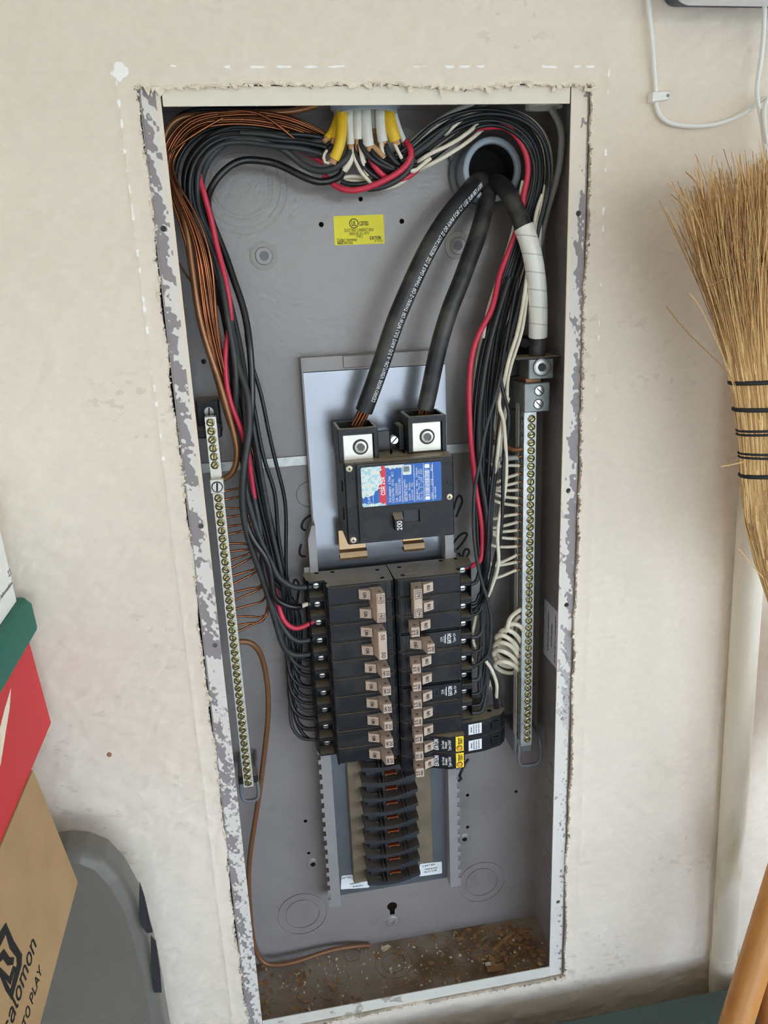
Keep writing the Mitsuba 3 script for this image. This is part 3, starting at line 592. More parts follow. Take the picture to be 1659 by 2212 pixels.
def handle(k, sg, zc, state, txt, tall=1, txt_mark=None, dx=0.0):
    """tan toggle: a flat index tab and the lever that stands out of the face"""
    tabx = (-.0300, -.0195) if state == 'ON' else (-.0195, -.0090)
    xa, xb = sorted((xm(tabx[0] + dx, sg), xm(tabx[1] + dx, sg)))
    zs_ = [zc] if tall == 1 else [zc, zc - PITCH]
    up = -Z if sg < 0 else Z; vv = X if sg < 0 else -X
    h0 = None
    lv0, lv1 = ((-.0200, -.0085) if state == 'ON' else (-.0290, -.0185))
    lx = sorted((xm(lv0 + dx, sg), xm(lv1 + dx, sg)))
    lr = (sg < 0) == (state == 'ON')          # which way the lever leans
    f0, f1 = (lx[0] + .0042, lx[1] + .0012) if lr else (lx[0] - .0012, lx[1] - .0042)
    zt, zb = zc + .0051, zs_[-1] - .0051
    base = [(x, YF + .002, z) for x in lx for z in (zt, zb)]
    topf = [(x, -.0036, z) for x in (f0 + .0006, f1 - .0006) for z in (zt - .0006, zb + .0006)]
    topc = [(x, -.0029, z) for x in (f0, f1) for z in (zt, zb)]
    L = part(k, 'toggle_handle', hull(base + topf + topc), 'm_tan', label='tan toggle handle')
    part(L, 'moulded_dimple', cyl_z((f0 + f1) / 2, .0025, zt - .0004, zt + .0001, .0016, 20), 'm_base')
    for z in zs_:
        tb = part(k, 'index_tab', ext_z([(xa, YF + .001), (xb, YF + .001), (xb, YF - (.0075 if (sg < 0) == (state == 'ON') else .0030)), (xa, YF - (.0030 if (sg < 0) == (state == 'ON') else .0075))], z - .0046, z + .0046), 'm_tan', label='tan index tab')
        yq = YF - .0058
        part(tb, 'lettering', text('ON' if state == 'ON' else 'OFF', .0034, ((xa + xb) / 2, yq, z), up, vv, .0052 if state == 'ON' else .0068), 'm_ink')
    cx_ = (f0 + f1) / 2
    if tall == 1:
        o = .0019 * (1 if sg < 0 else -1)
        part(L, 'lettering', join(text(txt, .0031, (cx_ + o, -.0037, zc), up, vv, .0052), text('SWD', .0021, (cx_ - o, -.0037, zc), up, vv, .0056)), 'm_ink')
    else:
        part(L, 'lettering', join(*[text(txt, .0036, (cx_ + .0004, -.0037, z), up, vv, .0058) for z in (zc - .0005, zs_[-1] + .0005)]), 'm_ink')
        fr = []
        for z in (zc - .0004, zs_[-1] + .0004):
            o_ = sbox(cx_ - .0028, z - .0042, cx_ + .0034, z + .0042); fr.append(ext_shape_y(o_.difference(o_.buffer(-.00035)), -.00385, -.0035))
        if txt == '40': part(L, 'rating_frame', fr[0], 'm_ink'); part(L, 'rating_frame', fr[1], 'm_ink')
def zc_of(i, sg): return ZT - PITCH * (i + .5) + (.0004 if sg > 0 else 0)
HP = ((-.068, .056), (-.0625, .026), (-.0065, .0255), (-.0075, .0480), (-.052, .0545))
def breaker2(i, sg, txt, label, shelf=True):
    k = thing('double_pole_breaker', label, 'circuit breaker')
    for j in (0, 1):
        z = zc_of(i + j, sg); p_ = part(k, 'pole', pole_mesh(sg, z), 'm_black'); terminal(k, sg, z)
    if i == 0: holes_top(k, sg, zc_of(0, sg) + PITCH / 2 - .00035, HP)
    handle(k, sg, zc_of(i, sg), 'ON', txt, 2, dx=-.002 if sg < 0 else -.0035)
    return k
def breaker1(i, sg, txt, label, state='ON', new=False, group=None):
    k = thing('single_pole_breaker', label, 'circuit breaker', group); z = zc_of(i, sg)
    part(k, 'pole', pole_mesh(sg, z, new), 'm_black' if not new else 'm_black_gloss'); terminal(k, sg, z)
    handle(k, sg, z, state, txt, 1)
    if new:
        part(k, 'lettering', join(text('EATON', .0040, (.0568, YF - .0001, z), Z, -X, .0105, bold=True), text('Type CH', .0024, (.0620, YF - .0001, z), Z, -X, .0095), text('15A', .0024, (.0488, YF - .0001, z), Z, -X, .005), text('TRIP', .0026, (.0362, YF - .0001, z), Z, -X, .0078)), 'm_white_ink')
        part(k, 'trip_window', cb(.0395, .0450, YF - .0004, YF + .001, z - .0042, z + .0042, .0003) - bx(.0403, .0442, YF - .001, YF + .0004, z - .0034, z + .0034), 'm_stab')
        part(k, 'printed_stripes', join(*[bx(.0525, .0532, YF - .0003, YF, z - .005, z + .005), bx(.0513, .0517, YF - .0003, YF, z - .004, z + .003)]), 'm_white_ink', kind='stuff')
    return k
breaker2(0, -1, '40', 'black double-pole breaker with one tall tan handle, topmost of the left column')
breaker2(2, -1, '30', 'black double-pole breaker with a tall tan handle marked 30, below the topmost left breaker')
ORD = ['first', 'second', 'third', 'fourth', 'fifth', 'sixth']
for j in range(6): breaker1(4 + j, -1, '20' if j != 1 else '25', f'black single-pole breaker with a tan handle marked 20, {ORD[j]} of six below the 30 double-pole' if j != 5 else 'black single-pole breaker with a tan handle, lowest of the left column')
breaker2(0, 1, '40', 'black double-pole breaker with tall tan handle marked 40, topmost of the right column')
breaker1(2, 1, '15', 'black single-pole breaker marked 15, just below the double-pole marked 40')
breaker1(3, 1, '15', 'black single-pole breaker switched OFF with white print on its face', 'OFF', True)
breaker1(4, 1, '15', 'black single-pole breaker marked 15, just below the breaker switched OFF')
breaker1(5, 1, '15', 'black single-pole breaker marked 15, just above the white-printed breaker with a trip window')
breaker1(6, 1, '15', 'black single-pole breaker switched ON with white print and a trip window', 'ON', True)
breaker1(7, 1, '15', 'black single-pole breaker marked 15, just below the white-printed breaker switched on')
breaker1(8, 1, '15', 'black single-pole breaker marked 15, directly above the upper arc-fault breaker')
def arc_fault(i, label):
    k = thing('arc_fault_breaker', label, 'circuit breaker'); z = zc_of(i, 1) - .0003; h = PITCH / 2 - .0004
    prof = [(.0042, .017), (.008, YF), (.0370, YF), (.0530, .0085), (.0690, .0085), (.0700, .0095), (.0700, .030), (.0980, .032), (.1180, .038), (.1255, .046), (.1255, .056), (.120, YB), (.004, YB)]
    m = ext_z(prof, z - h, z + h) - bx(.008, .0350, YF - .003, YF + .0007, z + h - .0012, z + h + .001)
    part(k, 'case', m, 'm_black')
    handle(k, 1, z, 'ON', '15', 1)
    sl = np.array([.0160, -.0065, 0]); u = sl / np.linalg.norm(sl)
    def onslope(t): return np.array([.0370, YF, z]) + sl * t + np.array([0, -.00025, 0])
    part(k, 'lettering', join(text('EATON', .0044, onslope(.22), Z, -u, .0125, bold=True), text('Arc Fault', .0026, onslope(.62), Z, -u, .0098), text('Breaker', .0026, onslope(.80), Z, -u, .0082), text('Type CHAF', .0030, onslope(1.02), Z, -u, .0125)), 'm_white_ink')
    t = part(k, 'test_panel', cb(.0600, .0686, .0080, .0086, z - h + .0006, z + h - .0006, .0002), 'm_test_yellow', label='yellow test panel')
    part(t, 'lettering', text('TEST', .0040, (.0648, .0079, z + .0034), Z, -X, .0078, bold=True), 'm_ink')
    part(t, 'test_button', lathe_y([(0, .0016), (.0020, .0014), (.0024, .0008), (.0024, 0)], .0635, .008, z - .0046, 28), 'm_test_button', 40)
    part(t, 'button_ring', ring_y(.0640, z - .0046, .0077, .0082, .0025, .0031, 32), 'm_ink')
    s = part(k, 'side_sticker', hull([(x, y + d, zq) for x, y in ((.0800, .0303), (.0950, .0315)) for d in (-.0001, .0004) for zq in (z - .0058, z + .0066)]), 'm_label_white')
    part(s, 'lettering', join(*[text('RATED 120V AC', .0014, (.0832 + .0028 * q, .0304 + .0002 * q, z + .0004), Z, -X, .0102 if q else .006) for q in range(4)]), 'm_pvc_dark')
    part(k, 'terminal_pocket', cb(.1060, .1150, .0335, .0380, z - .005, z + .004, .0006), 'm_black_gloss')
    return k, z + h
arc_fault(9, 'black arc-fault breaker with a yellow test panel, upper of the two')
arc_fault(10, 'black arc-fault breaker with a yellow test panel, lowest of the right column')
part('arc_fault_breaker', 'rivet_hole', cyl_z(.1085, .048, zc_of(9, 1) - .0003 + PITCH / 2 - .0005, zc_of(9, 1) - .0003 + PITCH / 2 - .0003, .0026, 24), 'm_hole')
tp = ZT - .00035
single('paper_sticker', 'small faded sticker lying on the dusty top of the right double-pole breaker', 'sticker', ext_z([(.0150, .0270), (.0285, .0290), (.0375, .0500), (.0255, .0505)], tp + .0004, tp + .0007), 'm_pvc_dark')
mat('m_sticker_dusty', c(150, 140, 124), .8); scene['paper_sticker']['bsdf'] = {'type': 'ref', 'id': 'm_sticker_dusty'}

# ------------------------------------------------------------------ ground bar, neutral bar
def screw_mesh(r=.0035):
    ring = lathe_y([(r, -.0005), (r, .0009), (r * .80, .0012), (r * .66, .0004), (r * .34, .0003), (r * .30, .0009), (0, .0010)], 0, 0, 0, 20)
    return ring
SCREW = mikit.ply(screw_mesh(), 'm_screw', 40)
SLOT = [mikit.ply(join(cb(-.0024, .0024, -.00125, -.0004, -.0004, .0004, .0001).rotate([0, a, 0]), ring_y(0, 0, -.0007, .0003, .0026, .0038, 20) - bx(-.01, .01, -.01, .01, -.0008, .0008).rotate([0, a + 70, 0])), 'm_screw_dark') for a in (20, 55, 100, 140, 170)]
def bar_screws(k, pts, seed):
    r = np.random.default_rng(seed)
    for p in pts:
        s = numbered(k + '__terminal_screw'); w = T().translate([float(v) for v in p]); scene[s] = {**SCREW, 'to_world': w}
        scene[s + '__slot'] = {**SLOT[r.integers(len(SLOT))], 'to_world': w}
def lean(top, bot, f): return np.array(top) * (1 - f) + np.array(bot) * f
gb = thing('ground_bar', 'long bright ground bar full of brass screws along the left side of the cabinet', 'terminal bar')
GY = .035
ga, gz = at(458, 915, GY), at(535, 1697, GY)
gx = (ga[0] + gz[0]) / 2
bar = bx(gx - .0050, gx + .0050, GY, GY + .0095, gz[2] - .002, ga[2] + .006)
zg = np.arange(ga[2] + .001, gz[2], -.00785)
zg = [z for z in zg if not (.134 < z < .155)]
bar = bar - m3.Manifold.batch_boolean([cyl_x(GY + .005, z, gx - .01, gx + .01, .0017, 10) for z in zg], m3.OpType.Add)
part(gb, 'bar', bar, 'm_tin')
bar_screws(gb, [(gx - .0002, GY + .0002, z) for z in zg], 11)
lb_ = part(gb, 'lug_block', cb(gx - .0062, gx + .0064, .0290, .046, .1370, .1505, .0006), 'm_tin', label='large ground lug block with a slotted screw')
q = part(lb_, 'lug_screw', lathe_y([(0, .0010), (.0042, .0010), (.0048, .0002), (.0048, -.001)], gx, .0290, .1432, 32), 'm_steel_screw', 40)
part(lb_, 'ring_groove', ring_y(gx, .1432, .0286, .0291, .0047, .0052, 32), 'm_screw_dark')
part(lb_, 'slot', ext_y([(gx - .0012, .1392), (gx + .0004, .1392), (gx + .0012, .1472), (gx - .0004, .1472)], .0277, .0285), 'm_screw_dark')
gt = at(450, 885, .060)
mk = part(gb, 'top_bracket', join(cb(gt[0] - .0110, gt[0] + .0100, .062, BD, gt[2] - .0160, gt[2] + .0085, .001), cb(gt[0] - .0115, gt[0] + .0105, .046, BD - .002, gt[2] - .0240, gt[2] - .0150, .001), cb(gx - .0070, gx + .0070, .0445, .047, ga[2] - .002, gt[2] - .0140, .0004)), 'm_black', label='black plastic upper bracket')
q = part(mk, 'screw', lathe_y([(0, .0016), (.0042, .0016), (.0050, .0008), (.0050, 0)], gt[0] + .0005, .062, gt[2] - .002, 32), 'm_steel_screw', 40)
part(mk, 'slot', ext_y([(gt[0] - .0004, gt[2] - .0058), (gt[0] + .0008, gt[2] - .0058), (gt[0] + .0014, gt[2] + .0018), (gt[0] + .0002, gt[2] + .0018)], .0601, .0606), 'm_screw_dark')
def loop_bracket(parent, cx, zt, zb, y, hw):
    C = curve([(cx - hw, BD - .004, zt + .012), (cx - hw, y + .004, zt + .004), (cx - hw, y, zt - .002), (cx - hw, y, zb + .006), (cx - hw * .7, y, zb + .001), (cx, y, zb), (cx + hw * .7, y, zb + .001), (cx + hw, y, zb + .006), (cx + hw, y, zt - .002), (cx + hw, y + .004, zt + .004), (cx + hw, BD - .004, zt + .012)], .0015)
    part(parent, 'loop_bracket', tube_c(C, .0020, 8), 'm_pvc_dark', 60, label='grey loop-shaped lower bracket')
gl = at(537, 1700, .056)
loop_bracket(gb, gl[0] + .001, gl[2] + .012, gl[2] - .016, .054, .0085)
part(gb, 'bottom_foot', cb(gl[0] - .0095, gl[0] + .0110, .047, BD, gl[2] + .010, gl[2] + .020, .001), 'm_black')

nb = thing('neutral_bar', 'long grey neutral bar full of brass screws along the right side of the cabinet', 'terminal bar')
NY = .034
na, nz = at(1151, 900, NY), at(1134, 1606, NY)
nx = (na[0] + nz[0]) / 2
zn = np.arange(na[2] - .002, nz[2], -.00785)
bar = bx(nx - .0068, nx + .0056, NY, NY + .0100, nz[2] - .003, na[2] + .012) - m3.Manifold.batch_boolean([cyl_x(NY + .0052, z, nx - .02, nx + .02, .0021, 10) for z in zn], m3.OpType.Add)
part(nb, 'bar', bar, 'm_zinc')
part(nb, 'edge_strip', join(cb(nx - .0092, nx - .0086, NY + .0085, NY + .017, nz[2], na[2] + .012, .0002), bx(nx - .0092, nx + .0062, NY + .0165, NY + .018, nz[2], na[2] + .012)), 'm_tin', label='pale edge of the channel behind the bar')
bar_screws(nb, [(nx + .0006, NY + .0002, z) for z in zn], 12)
part(nb, 'channel', cb(nx - .002, nx + .012, .055, BD, nz[2] + .01, na[2], .0006), 'm_pvc_dark', label='grey standoff channel')
q1a, q1b = at(1142, 776, .030), at(1195, 817, .030)
u = part(nb, 'neutral_lug', cb(q1a[0], q1b[0], .0295, .058, q1b[2], q1a[2], .0007), 'm_lug', label='large aluminium lug with a hex socket screw')
ux, uz = at(1170, 793, .0295)[[0, 2]]
part(u, 'hex_screw', lathe_y([(.0082, 0), (.0082, .0010), (.0070, .0018), (.0042, .0018), (.0038, -.002), (0, -.002)], ux, .0295, uz, 40), 'm_zinc', 40)
part(u, 'socket', cyl_y(ux, uz, .0285, .0295, .0037, 6), 'm_screw_dark'); part(u, 'screw_recess', ring_y(ux, uz, .0288, .0297, .0080, .0087, 40), 'm_screw_dark')
q2a, q2b = at(1133, 829, .0285), at(1187, 888, .0285)
u = part(nb, 'neutral_lug', cb(q2a[0], q2b[0], .0285, .060, q2b[2], q2a[2], .0007), 'm_lug', label='second aluminium lug with two slotted screws')
for px, py in ((1165, 844), (1163, 873)):
    ux, uz = at(px, py, .0285)[[0, 2]]
    s = part(u, 'slotted_screw', lathe_y([(0, .0008), (.0040, .0008), (.0046, .0003), (.0046, -.001)], ux, .0285, uz, 32), 'm_steel_screw', 40)
    part(u, 'slot', ext_y([(ux - .0030, uz + .0024), (ux + .0024, uz - .0030), (ux + .0030, uz - .0024), (ux - .0024, uz + .0030)], .0274, .0279), 'm_screw_dark')
    part(u, 'ring_groove', ring_y(ux, uz, .0281, .0286, .0045, .0050, 32), 'm_screw_dark')
part(nb, 'copper_joint', cb(q2a[0] + .004, q2b[0] - .006, .036, .056, q2a[2] - .001, q1b[2] + .001, .0004), 'm_copper_old')
part(nb, 'top_plate', cb(q1a[0] - .013, q1b[0] + .007, .0285, .064, q1a[2] - .0004, q1a[2] + .0014, .0005) , 'm_black', label='black plate on top of the lugs')
part(nb, 'standoff', cb(q1a[0] - .014, q1b[0] - .004, .058, BD, q1b[2], q1a[2] - .001, .001), 'm_black_gloss')
sq = at(1134, 742, .075)
s = part(nb, 'bracket_screw', lathe_y([(0, .0020), (.0042, .0018), (.0050, .0006), (.0050, -.008)], sq[0], .076, sq[2], 28), 'm_lug', 40)
part(nb, 'bracket_tab', cb(sq[0] - .008, sq[0] + .016, .078, BD, q1a[2] - .002, sq[2] + .008, .0008), 'm_black')
nl = at(1136, 1612, .055)
loop_bracket(nb, nl[0] + .001, nl[2] + .008, nl[2] - .018, .045, .0125)
part(nb, 'bottom_foot', cb(nl[0] - .0165, nl[0] + .004, .047, BD, nl[2] - .002, nl[2] + .022, .001), 'm_pvc_dark')

# ------------------------------------------------------------------ conduit fittings
cn = thing('conduit_bushing', 'grey plastic bushing in the top of the cabinet above the sheathed cables', 'conduit fitting')
ca = at(788, 245, .045); cxx, cyy = ca[0] + .0005, .045
def ring_z(x, y, z0, z1, r0, r1, n=56): return cyl_z(x, y, z0, z1, r1, n) - cyl_z(x, y, z0 - .01, z1 + .01, r0, n)
part(cn, 'collar', ring_z(cxx, cyy, .4530, .4585, .0225, .0268), 'm_pvc', 40)
part(cn, 'locknut', ring_z(cxx, cyy, .4580, .4640, .0230, .0292), 'm_pvc', 40)
cw = thing('conduit_bushing', 'small pale bushing in the top right corner of the cabinet', 'conduit fitting')
cb_ = at(1175, 232, .040)
part(cw, 'collar', ring_z(cb_[0], .040, .4560, .4640, .0125, .0160), 'm_sheath', 40)
part(cw, 'locknut', ring_z(cb_[0], .040, .4605, .4640, .0125, .0185), 'm_pvc', 40)
cd = thing('conduit_connector', 'large grey plastic connector with a dark bore where the three thick cables enter', 'conduit fitting')
ce = at(1064, 366, .058); X0, Z0 = ce[0], ce[2]
part(cd, 'sleeve', lathe_y([(.0215, -.02), (.0215, .0285), (.0230, .0298), (.0265, .0298), (.0278, .0285), (.0272, 0)], X0, BD, Z0, 64), 'm_pvc', 50)
part(cd, 'locknut', lathe_y([(.0275, 0), (.0275, .0065), (.0300, .0075), (.0335, .0060), (.0335, 0)], X0, BD, Z0, 56), 'm_pvc_dark', 40)
part(cd, 'locknut_lug', join(*[cb(X0 + .0335 * math.cos(a) - .003, X0 + .0335 * math.cos(a) + .003, BD - .0055, BD, Z0 + .0335 * math.sin(a) - .003, Z0 + .0335 * math.sin(a) + .003, .0008) for a in (2.7,)]), 'm_pvc_dark')
part(cd, 'bore', lathe_y([(0, .0004), (.0213, .0006), (.0213, .0255), (.0216, .0262)], X0, BD, Z0, 48), 'm_hole')

# ------------------------------------------------------------------ wires
def wpts(P, r): return [inbox(at(px, py, y / 1000.), r) for px, py, y in P]
def wire(name, label, P, r, m, group=None, n=8, flat=1.0, step=.0045, ends=None, raw=False):
    C = curve([at(a, b, d / 1000.) for a, b, d in P], step) if raw else curve(wpts(P, r), step)
    if not raw: C = np.array([inbox(q, r) for q in C])
    k = thing(name, label, 'wire', group); part(k, 'insulation' if m not in ('m_copper', 'm_copper_old') else 'conductor', tube_c(C, r, n, flat), m, 70)
    if ends: e = curve(wpts(ends, r), .002); part(k, 'bare_end', tube_c(e, min(r * .7, .0012), 6), 'm_copper_old', 70)
    return k, C
def strands(k, a, b, r, n, seed):
    rg_ = np.random.default_rng(seed); t = np.asarray(b) - np.asarray(a); t /= np.linalg.norm(t); s = np.cross(t, Y); s /= np.linalg.norm(s); w = np.cross(t, s)
    for i in range(n):
        an = 2 * np.pi * i / n; o = (s * math.cos(an) + w * math.sin(an)) * r * .72
        part(k, 'copper_strand', tube_c([a + o, (a + b) / 2 + o * .98, b + o * 1.05 + rg_.normal(size=3) * .0006], .0013, 6), 'm_copper', 70)
    part(k, 'copper_strand', tube_c([a, (a + b) / 2, b], .0016, 6), 'm_copper', 70)
# the three service cables
def service(label, P, r, m='m_w_cable'):
    return wire('service_cable', label, P, r, m, n=20, step=.004, raw=True)
kc1, C1 = service('thick black service cable with white lettering, entering the left lug of the main breaker', [(1040, 408, 86), (1041, 396, 76), (1034, 391, 66), (1020, 405, 56), (1004, 424, 48), (984, 447, 41), (948, 497, 34), (913, 560, 28), (880, 632, 25), (850, 705, 25), (825, 780, 28), (800, 850, 32), (786, 888, 34)], .0082)
strands(kc1, at(787, 886, .034), at(771, 921, .036), .0062, 9, 1)
kc2, C2 = service('thick plain black service cable entering the right lug of the main breaker', [(1060, 428, 86), (1060, 417, 78), (1056, 418, 67), (1047, 450, 56), (1033, 505, 46), (1014, 558, 40), (995, 610, 36), (975, 660, 34), (955, 722, 33), (940, 782, 34), (926, 850, 37), (918, 884, 38)], .0080)
strands(kc2, at(918, 882, .038), at(910, 915, .040), .0060, 9, 2)
PN = [(1060, 412, 86), (1062, 400, 76), (1076, 396, 63), (1094, 413, 50), (1112, 446, 40), (1127, 482, 34), (1140, 515, 31), (1151, 556, 30), (1158, 600, 31), (1162, 660, 35), (1162, 728, 40), (1161, 752, 42), (1160, 764, 43)]
kc3, C3 = service('thick black service cable wrapped in white tape, running down to the neutral lug', PN, .0080)
d = np.linalg.norm(C3[:, None] - np.array([at(1129, 488, .034), at(1162, 727, .040)])[None], axis=2).argmin(0)
part(kc3, 'white_tape', tube_c(C3[d[0]:d[1] + 1], .0088, 20), 'm_tape_white', 70, label='white tape wrapping')
strands(kc3, C3[-2], C3[-1] + np.array([0, 0, -.012]), .0062, 9, 3)
def wrap_text(k, C, s, h, r, start, ang0, mt):
    """lettering bent round a cable: along its length and round its skin"""
    m = meshkit.text_mesh(s, h, .0002)
    L = np.r_[0, np.cumsum(np.linalg.norm(np.diff(C, axis=0), axis=1))]
    p = m.vertices; sc = (L[-1] - start - .034) / p[:, 0].max()
    q = L[-1] - start - p[:, 0] * sc
    c0 = np.stack([np.interp(q, L, C[:, i]) for i in range(3)], 1); t = np.stack([np.interp(q, L, np.gradient(C[:, i], L)) for i in range(3)], 1); t /= np.linalg.norm(t, axis=1, keepdims=True)
    f = -Y - t * (-Y @ t.T)[:, None]; f /= np.linalg.norm(f, axis=1, keepdims=True); g_ = np.cross(t, f)
    a = ang0 + (p[:, 1] - h / 2) / r
    w = c0 + (r + p[:, 2:]) * (np.cos(a)[:, None] * f + np.sin(a)[:, None] * g_)
    o = trimesh.Trimesh(w, m.faces, process=False)
    part(k, 'lettering', o, mt, label='white lettering along the cable')
wrap_text(kc1, C1, 'CERRO WIRE VINYLON-A 2/0 AWG (UL) MTW OR THWN-2 OR THHN GAS & OIL RESISTANT II OR AWM FOR CT USE SUN RES 600V', .0040, .0083, .012, -.45, 'm_white_ink')

ORDS = 'first second third fourth fifth sixth seventh eighth ninth tenth eleventh twelfth thirteenth fourteenth fifteenth sixteenth seventeenth eighteenth'.split()
BL, BR_ = 'black wires bundled down the left side', 'black wires bundled down the right side'
# left side, the wires one can follow
kw, _ = wire('branch_wire', 'thick black taped wire looping from the top bushing to the second left terminal', [(742, 362, 38), (738, 376, 40), (720, 388, 42), (692, 393, 42), (665, 386, 42), (640, 374, 44), (616, 362, 48), (590, 352, 50), (560, 347, 50), (531, 346, 50), (505, 354, 48), (480, 373, 46), (462, 396, 46), (450, 425, 50), (452, 460, 58), (470, 510, 60), (490, 560, 56), (507, 610, 50), (521, 650, 46), (533, 700, 42), (539, 745, 38), (543, 795, 36), (544, 840, 34), (543, 890, 32), (537, 940, 30), (531, 985, 28), (526, 1040, 26), (525, 1090, 26), (534, 1136, 26), (551, 1172, 26), (571, 1200, 26), (586, 1246, 28), (594, 1290, 30), (606, 1302, 32), (633, 1311, 36), (650, 1310, 40)], .0031, 'm_w_tape', n=10)
part(kw, 'pale_tip', tube([at(650, 1310, .040), at(660, 1306, .0405), at(669, 1303, .041)], .0022, 10), 'm_w_white', 70, label='pale bare tip')
part(kw, 'pale_tail', tube([inbox(at(*q), .003) for q in ((743, 368, .038), (752, 355, .036), (758, 340, .036), (762, 322, .040))], .0030, 10), 'm_w_white', 70, label='pale untaped end at the bushing')
wire('branch_wire', 'thick black wire curving out of the bushing beneath the longest yellow sheath', [(757, 318, 40), (750, 340, 34), (735, 355, 34), (712, 367, 36), (690, 369, 38), (665, 362, 40), (640, 345, 42), (615, 325, 42), (585, 310, 42), (545, 300, 42), (500, 304, 44), (463, 330, 44), (443, 362, 46), (434, 405, 52), (440, 460, 62), (460, 540, 66), (485, 620, 60), (505, 700, 52), (515, 770, 46), (525, 840, 40), (531, 900, 36), (532, 960, 34), (527, 1020, 34), (536, 1080, 36), (553, 1140, 38), (575, 1195, 40), (588, 1221, 40), (600, 1244, 40), (620, 1261, 40), (642, 1269, 40), (672, 1266, 42)], .0029, 'm_w_dusty', n=10)
wire('branch_wire', 'red wire down the left bundle ending at the third left terminal', [(700, 352, 50), (640, 318, 52), (560, 286, 54), (490, 290, 52), (446, 322, 48), (432, 350, 46), (431, 385, 46), (439, 412, 44), (446, 438, 44), (455, 470, 44), (467, 525, 44), (481, 578, 42), (492, 630, 40), (498, 675, 40), (498, 702, 42), (491, 733, 38), (487, 778, 36), (489, 823, 34), (498, 869, 34), (514, 911, 34), (530, 958, 38), (540, 1010, 44), (550, 1080, 48), (557, 1138, 48), (570, 1200, 46), (588, 1260, 44), (600, 1300, 42), (607, 1326, 40), (619, 1347, 38), (637, 1357, 38), (659, 1352, 40), (679, 1341, 42)], .0025, 'm_w_red', n=10)
wire('branch_wire', 'black wire crossing in front of the red wire in the left bundle', [(560, 295, 44), (490, 296, 44), (430, 335, 44), (414, 400, 48), (430, 470, 52), (466, 560, 46), (484, 640, 36), (494, 700, 32), (507, 780, 32), (510, 840, 32), (512, 900, 40), (522, 970, 46), (545, 1060, 48), (562, 1150, 46), (570, 1230, 44), (590, 1310, 42), (610, 1352, 40), (633, 1380, 40), (655, 1385, 41), (684, 1376, 44)], .0026, 'm_w_dusty', n=10)
wire('branch_wire', 'dark wire in front of the left bundle swelling past the yellow-brown copper', [(497, 690, 42), (514, 790, 34), (530, 835, 30), (538, 880, 26), (538, 930, 24), (532, 975, 22), (525, 1030, 20), (524, 1090, 22), (533, 1150, 26), (556, 1220, 32), (580, 1290, 36), (600, 1360, 40), (625, 1410, 44), (655, 1415, 46), (690, 1408, 48)], .0030, 'm_w_dusty', n=10)
wire('branch_wire', 'single black wire standing clear to the right of the left bundle', [(532, 720, 52), (541, 775, 50), (560, 838, 48), (575, 905, 48), (590, 975, 50), (604, 1030, 52), (615, 1080, 54), (618, 1150, 56), (618, 1230, 58), (622, 1320, 60), (626, 1420, 62), (632, 1510, 62), (648, 1575, 60), (670, 1597, 56), (700, 1592, 50)], .0018, 'm_w_black')
wire('branch_wire', 'second black wire standing clear to the right of the left bundle', [(540, 830, 54), (556, 920, 52), (573, 1000, 52), (592, 1060, 54), (599, 1130, 56), (608, 1200, 58), (622, 1262, 60), (630, 1340, 62), (634, 1420, 62), (640, 1460, 60), (655, 1480, 56), (696, 1478, 50)], .0019, 'm_w_black')
TR = [(540, 990, 1440), (533, 970, 1403), (548, 1000, 1512), (552, 1010, 1547)]
trunkL = [(706, 318, 44, 18), (650, 306, 44, 15), (600, 302, 44, 14), (559, 296, 46, 15), (480, 298, 48, 16), (438, 326, 48, 18), (417, 365, 50, 20), (413, 410, 52, 20), (421, 458, 58, 16), (447, 520, 64, 12), (472, 600, 66, 12), (492, 680, 62, 12), (508, 760, 58, 13), (519, 840, 54, 15), (529, 910, 50, 16), (539, 980, 50, 18), (552, 1050, 52, 18), (567, 1120, 54, 18), (585, 1190, 56, 16), (602, 1250, 58, 12)]
def offset_path(tr, o, dv, seed, wob=.25):
    rg_ = np.random.default_rng(seed); tr = np.array(tr, float); t = np.gradient(tr[:, :2], axis=0); t /= np.linalg.norm(t, axis=1, keepdims=True); nrm = np.stack([-t[:, 1], t[:, 0]], 1)
    ph, fr = rg_.uniform(0, 6.28, 2), rg_.uniform(.25, .5, 2); i = np.arange(len(tr))
    oo = np.clip(o + wob * np.sin(ph[0] + fr[0] * i), -1, 1); dd = dv * (1 + .4 * np.sin(ph[1] + fr[1] * i))
    return [(a[0] + n_[0] * a[3] * q, a[1] + n_[1] * a[3] * q, a[2] + z) for a, n_, q, z in zip(tr, nrm, oo, dd)]
endsL = [1440, 1480, 1515, 1547, 1593, 1420, 1455, 1500, 1530, 1570]
tx = lambda y: 682 + (y - 1380) * .055
for j in range(10):
    P = offset_path(trunkL, -1 + 2 * (j + .5) / 10, (-8, 6, -3, 9, 0)[j % 5], 40 + j)
    ye = endsL[j]
    P += [(613 + 2.6 * j, 1305, 62), (618 + 2.2 * j, ye - 60, 62), (632 + j, ye - 14, 58), (657, ye + 3, 54), (tx(ye) + 8, ye, 50)]
    wire('branch_wire', f'black wire of the left bundle curling into the {ORDS[5 + j]} left terminal from the top' if j < 5 else 'black wire in the tight bundle down the left side of the cabinet', P, .0019 if j % 3 else .0023, 'm_w_black' if j % 4 else 'm_w_dusty', BL)

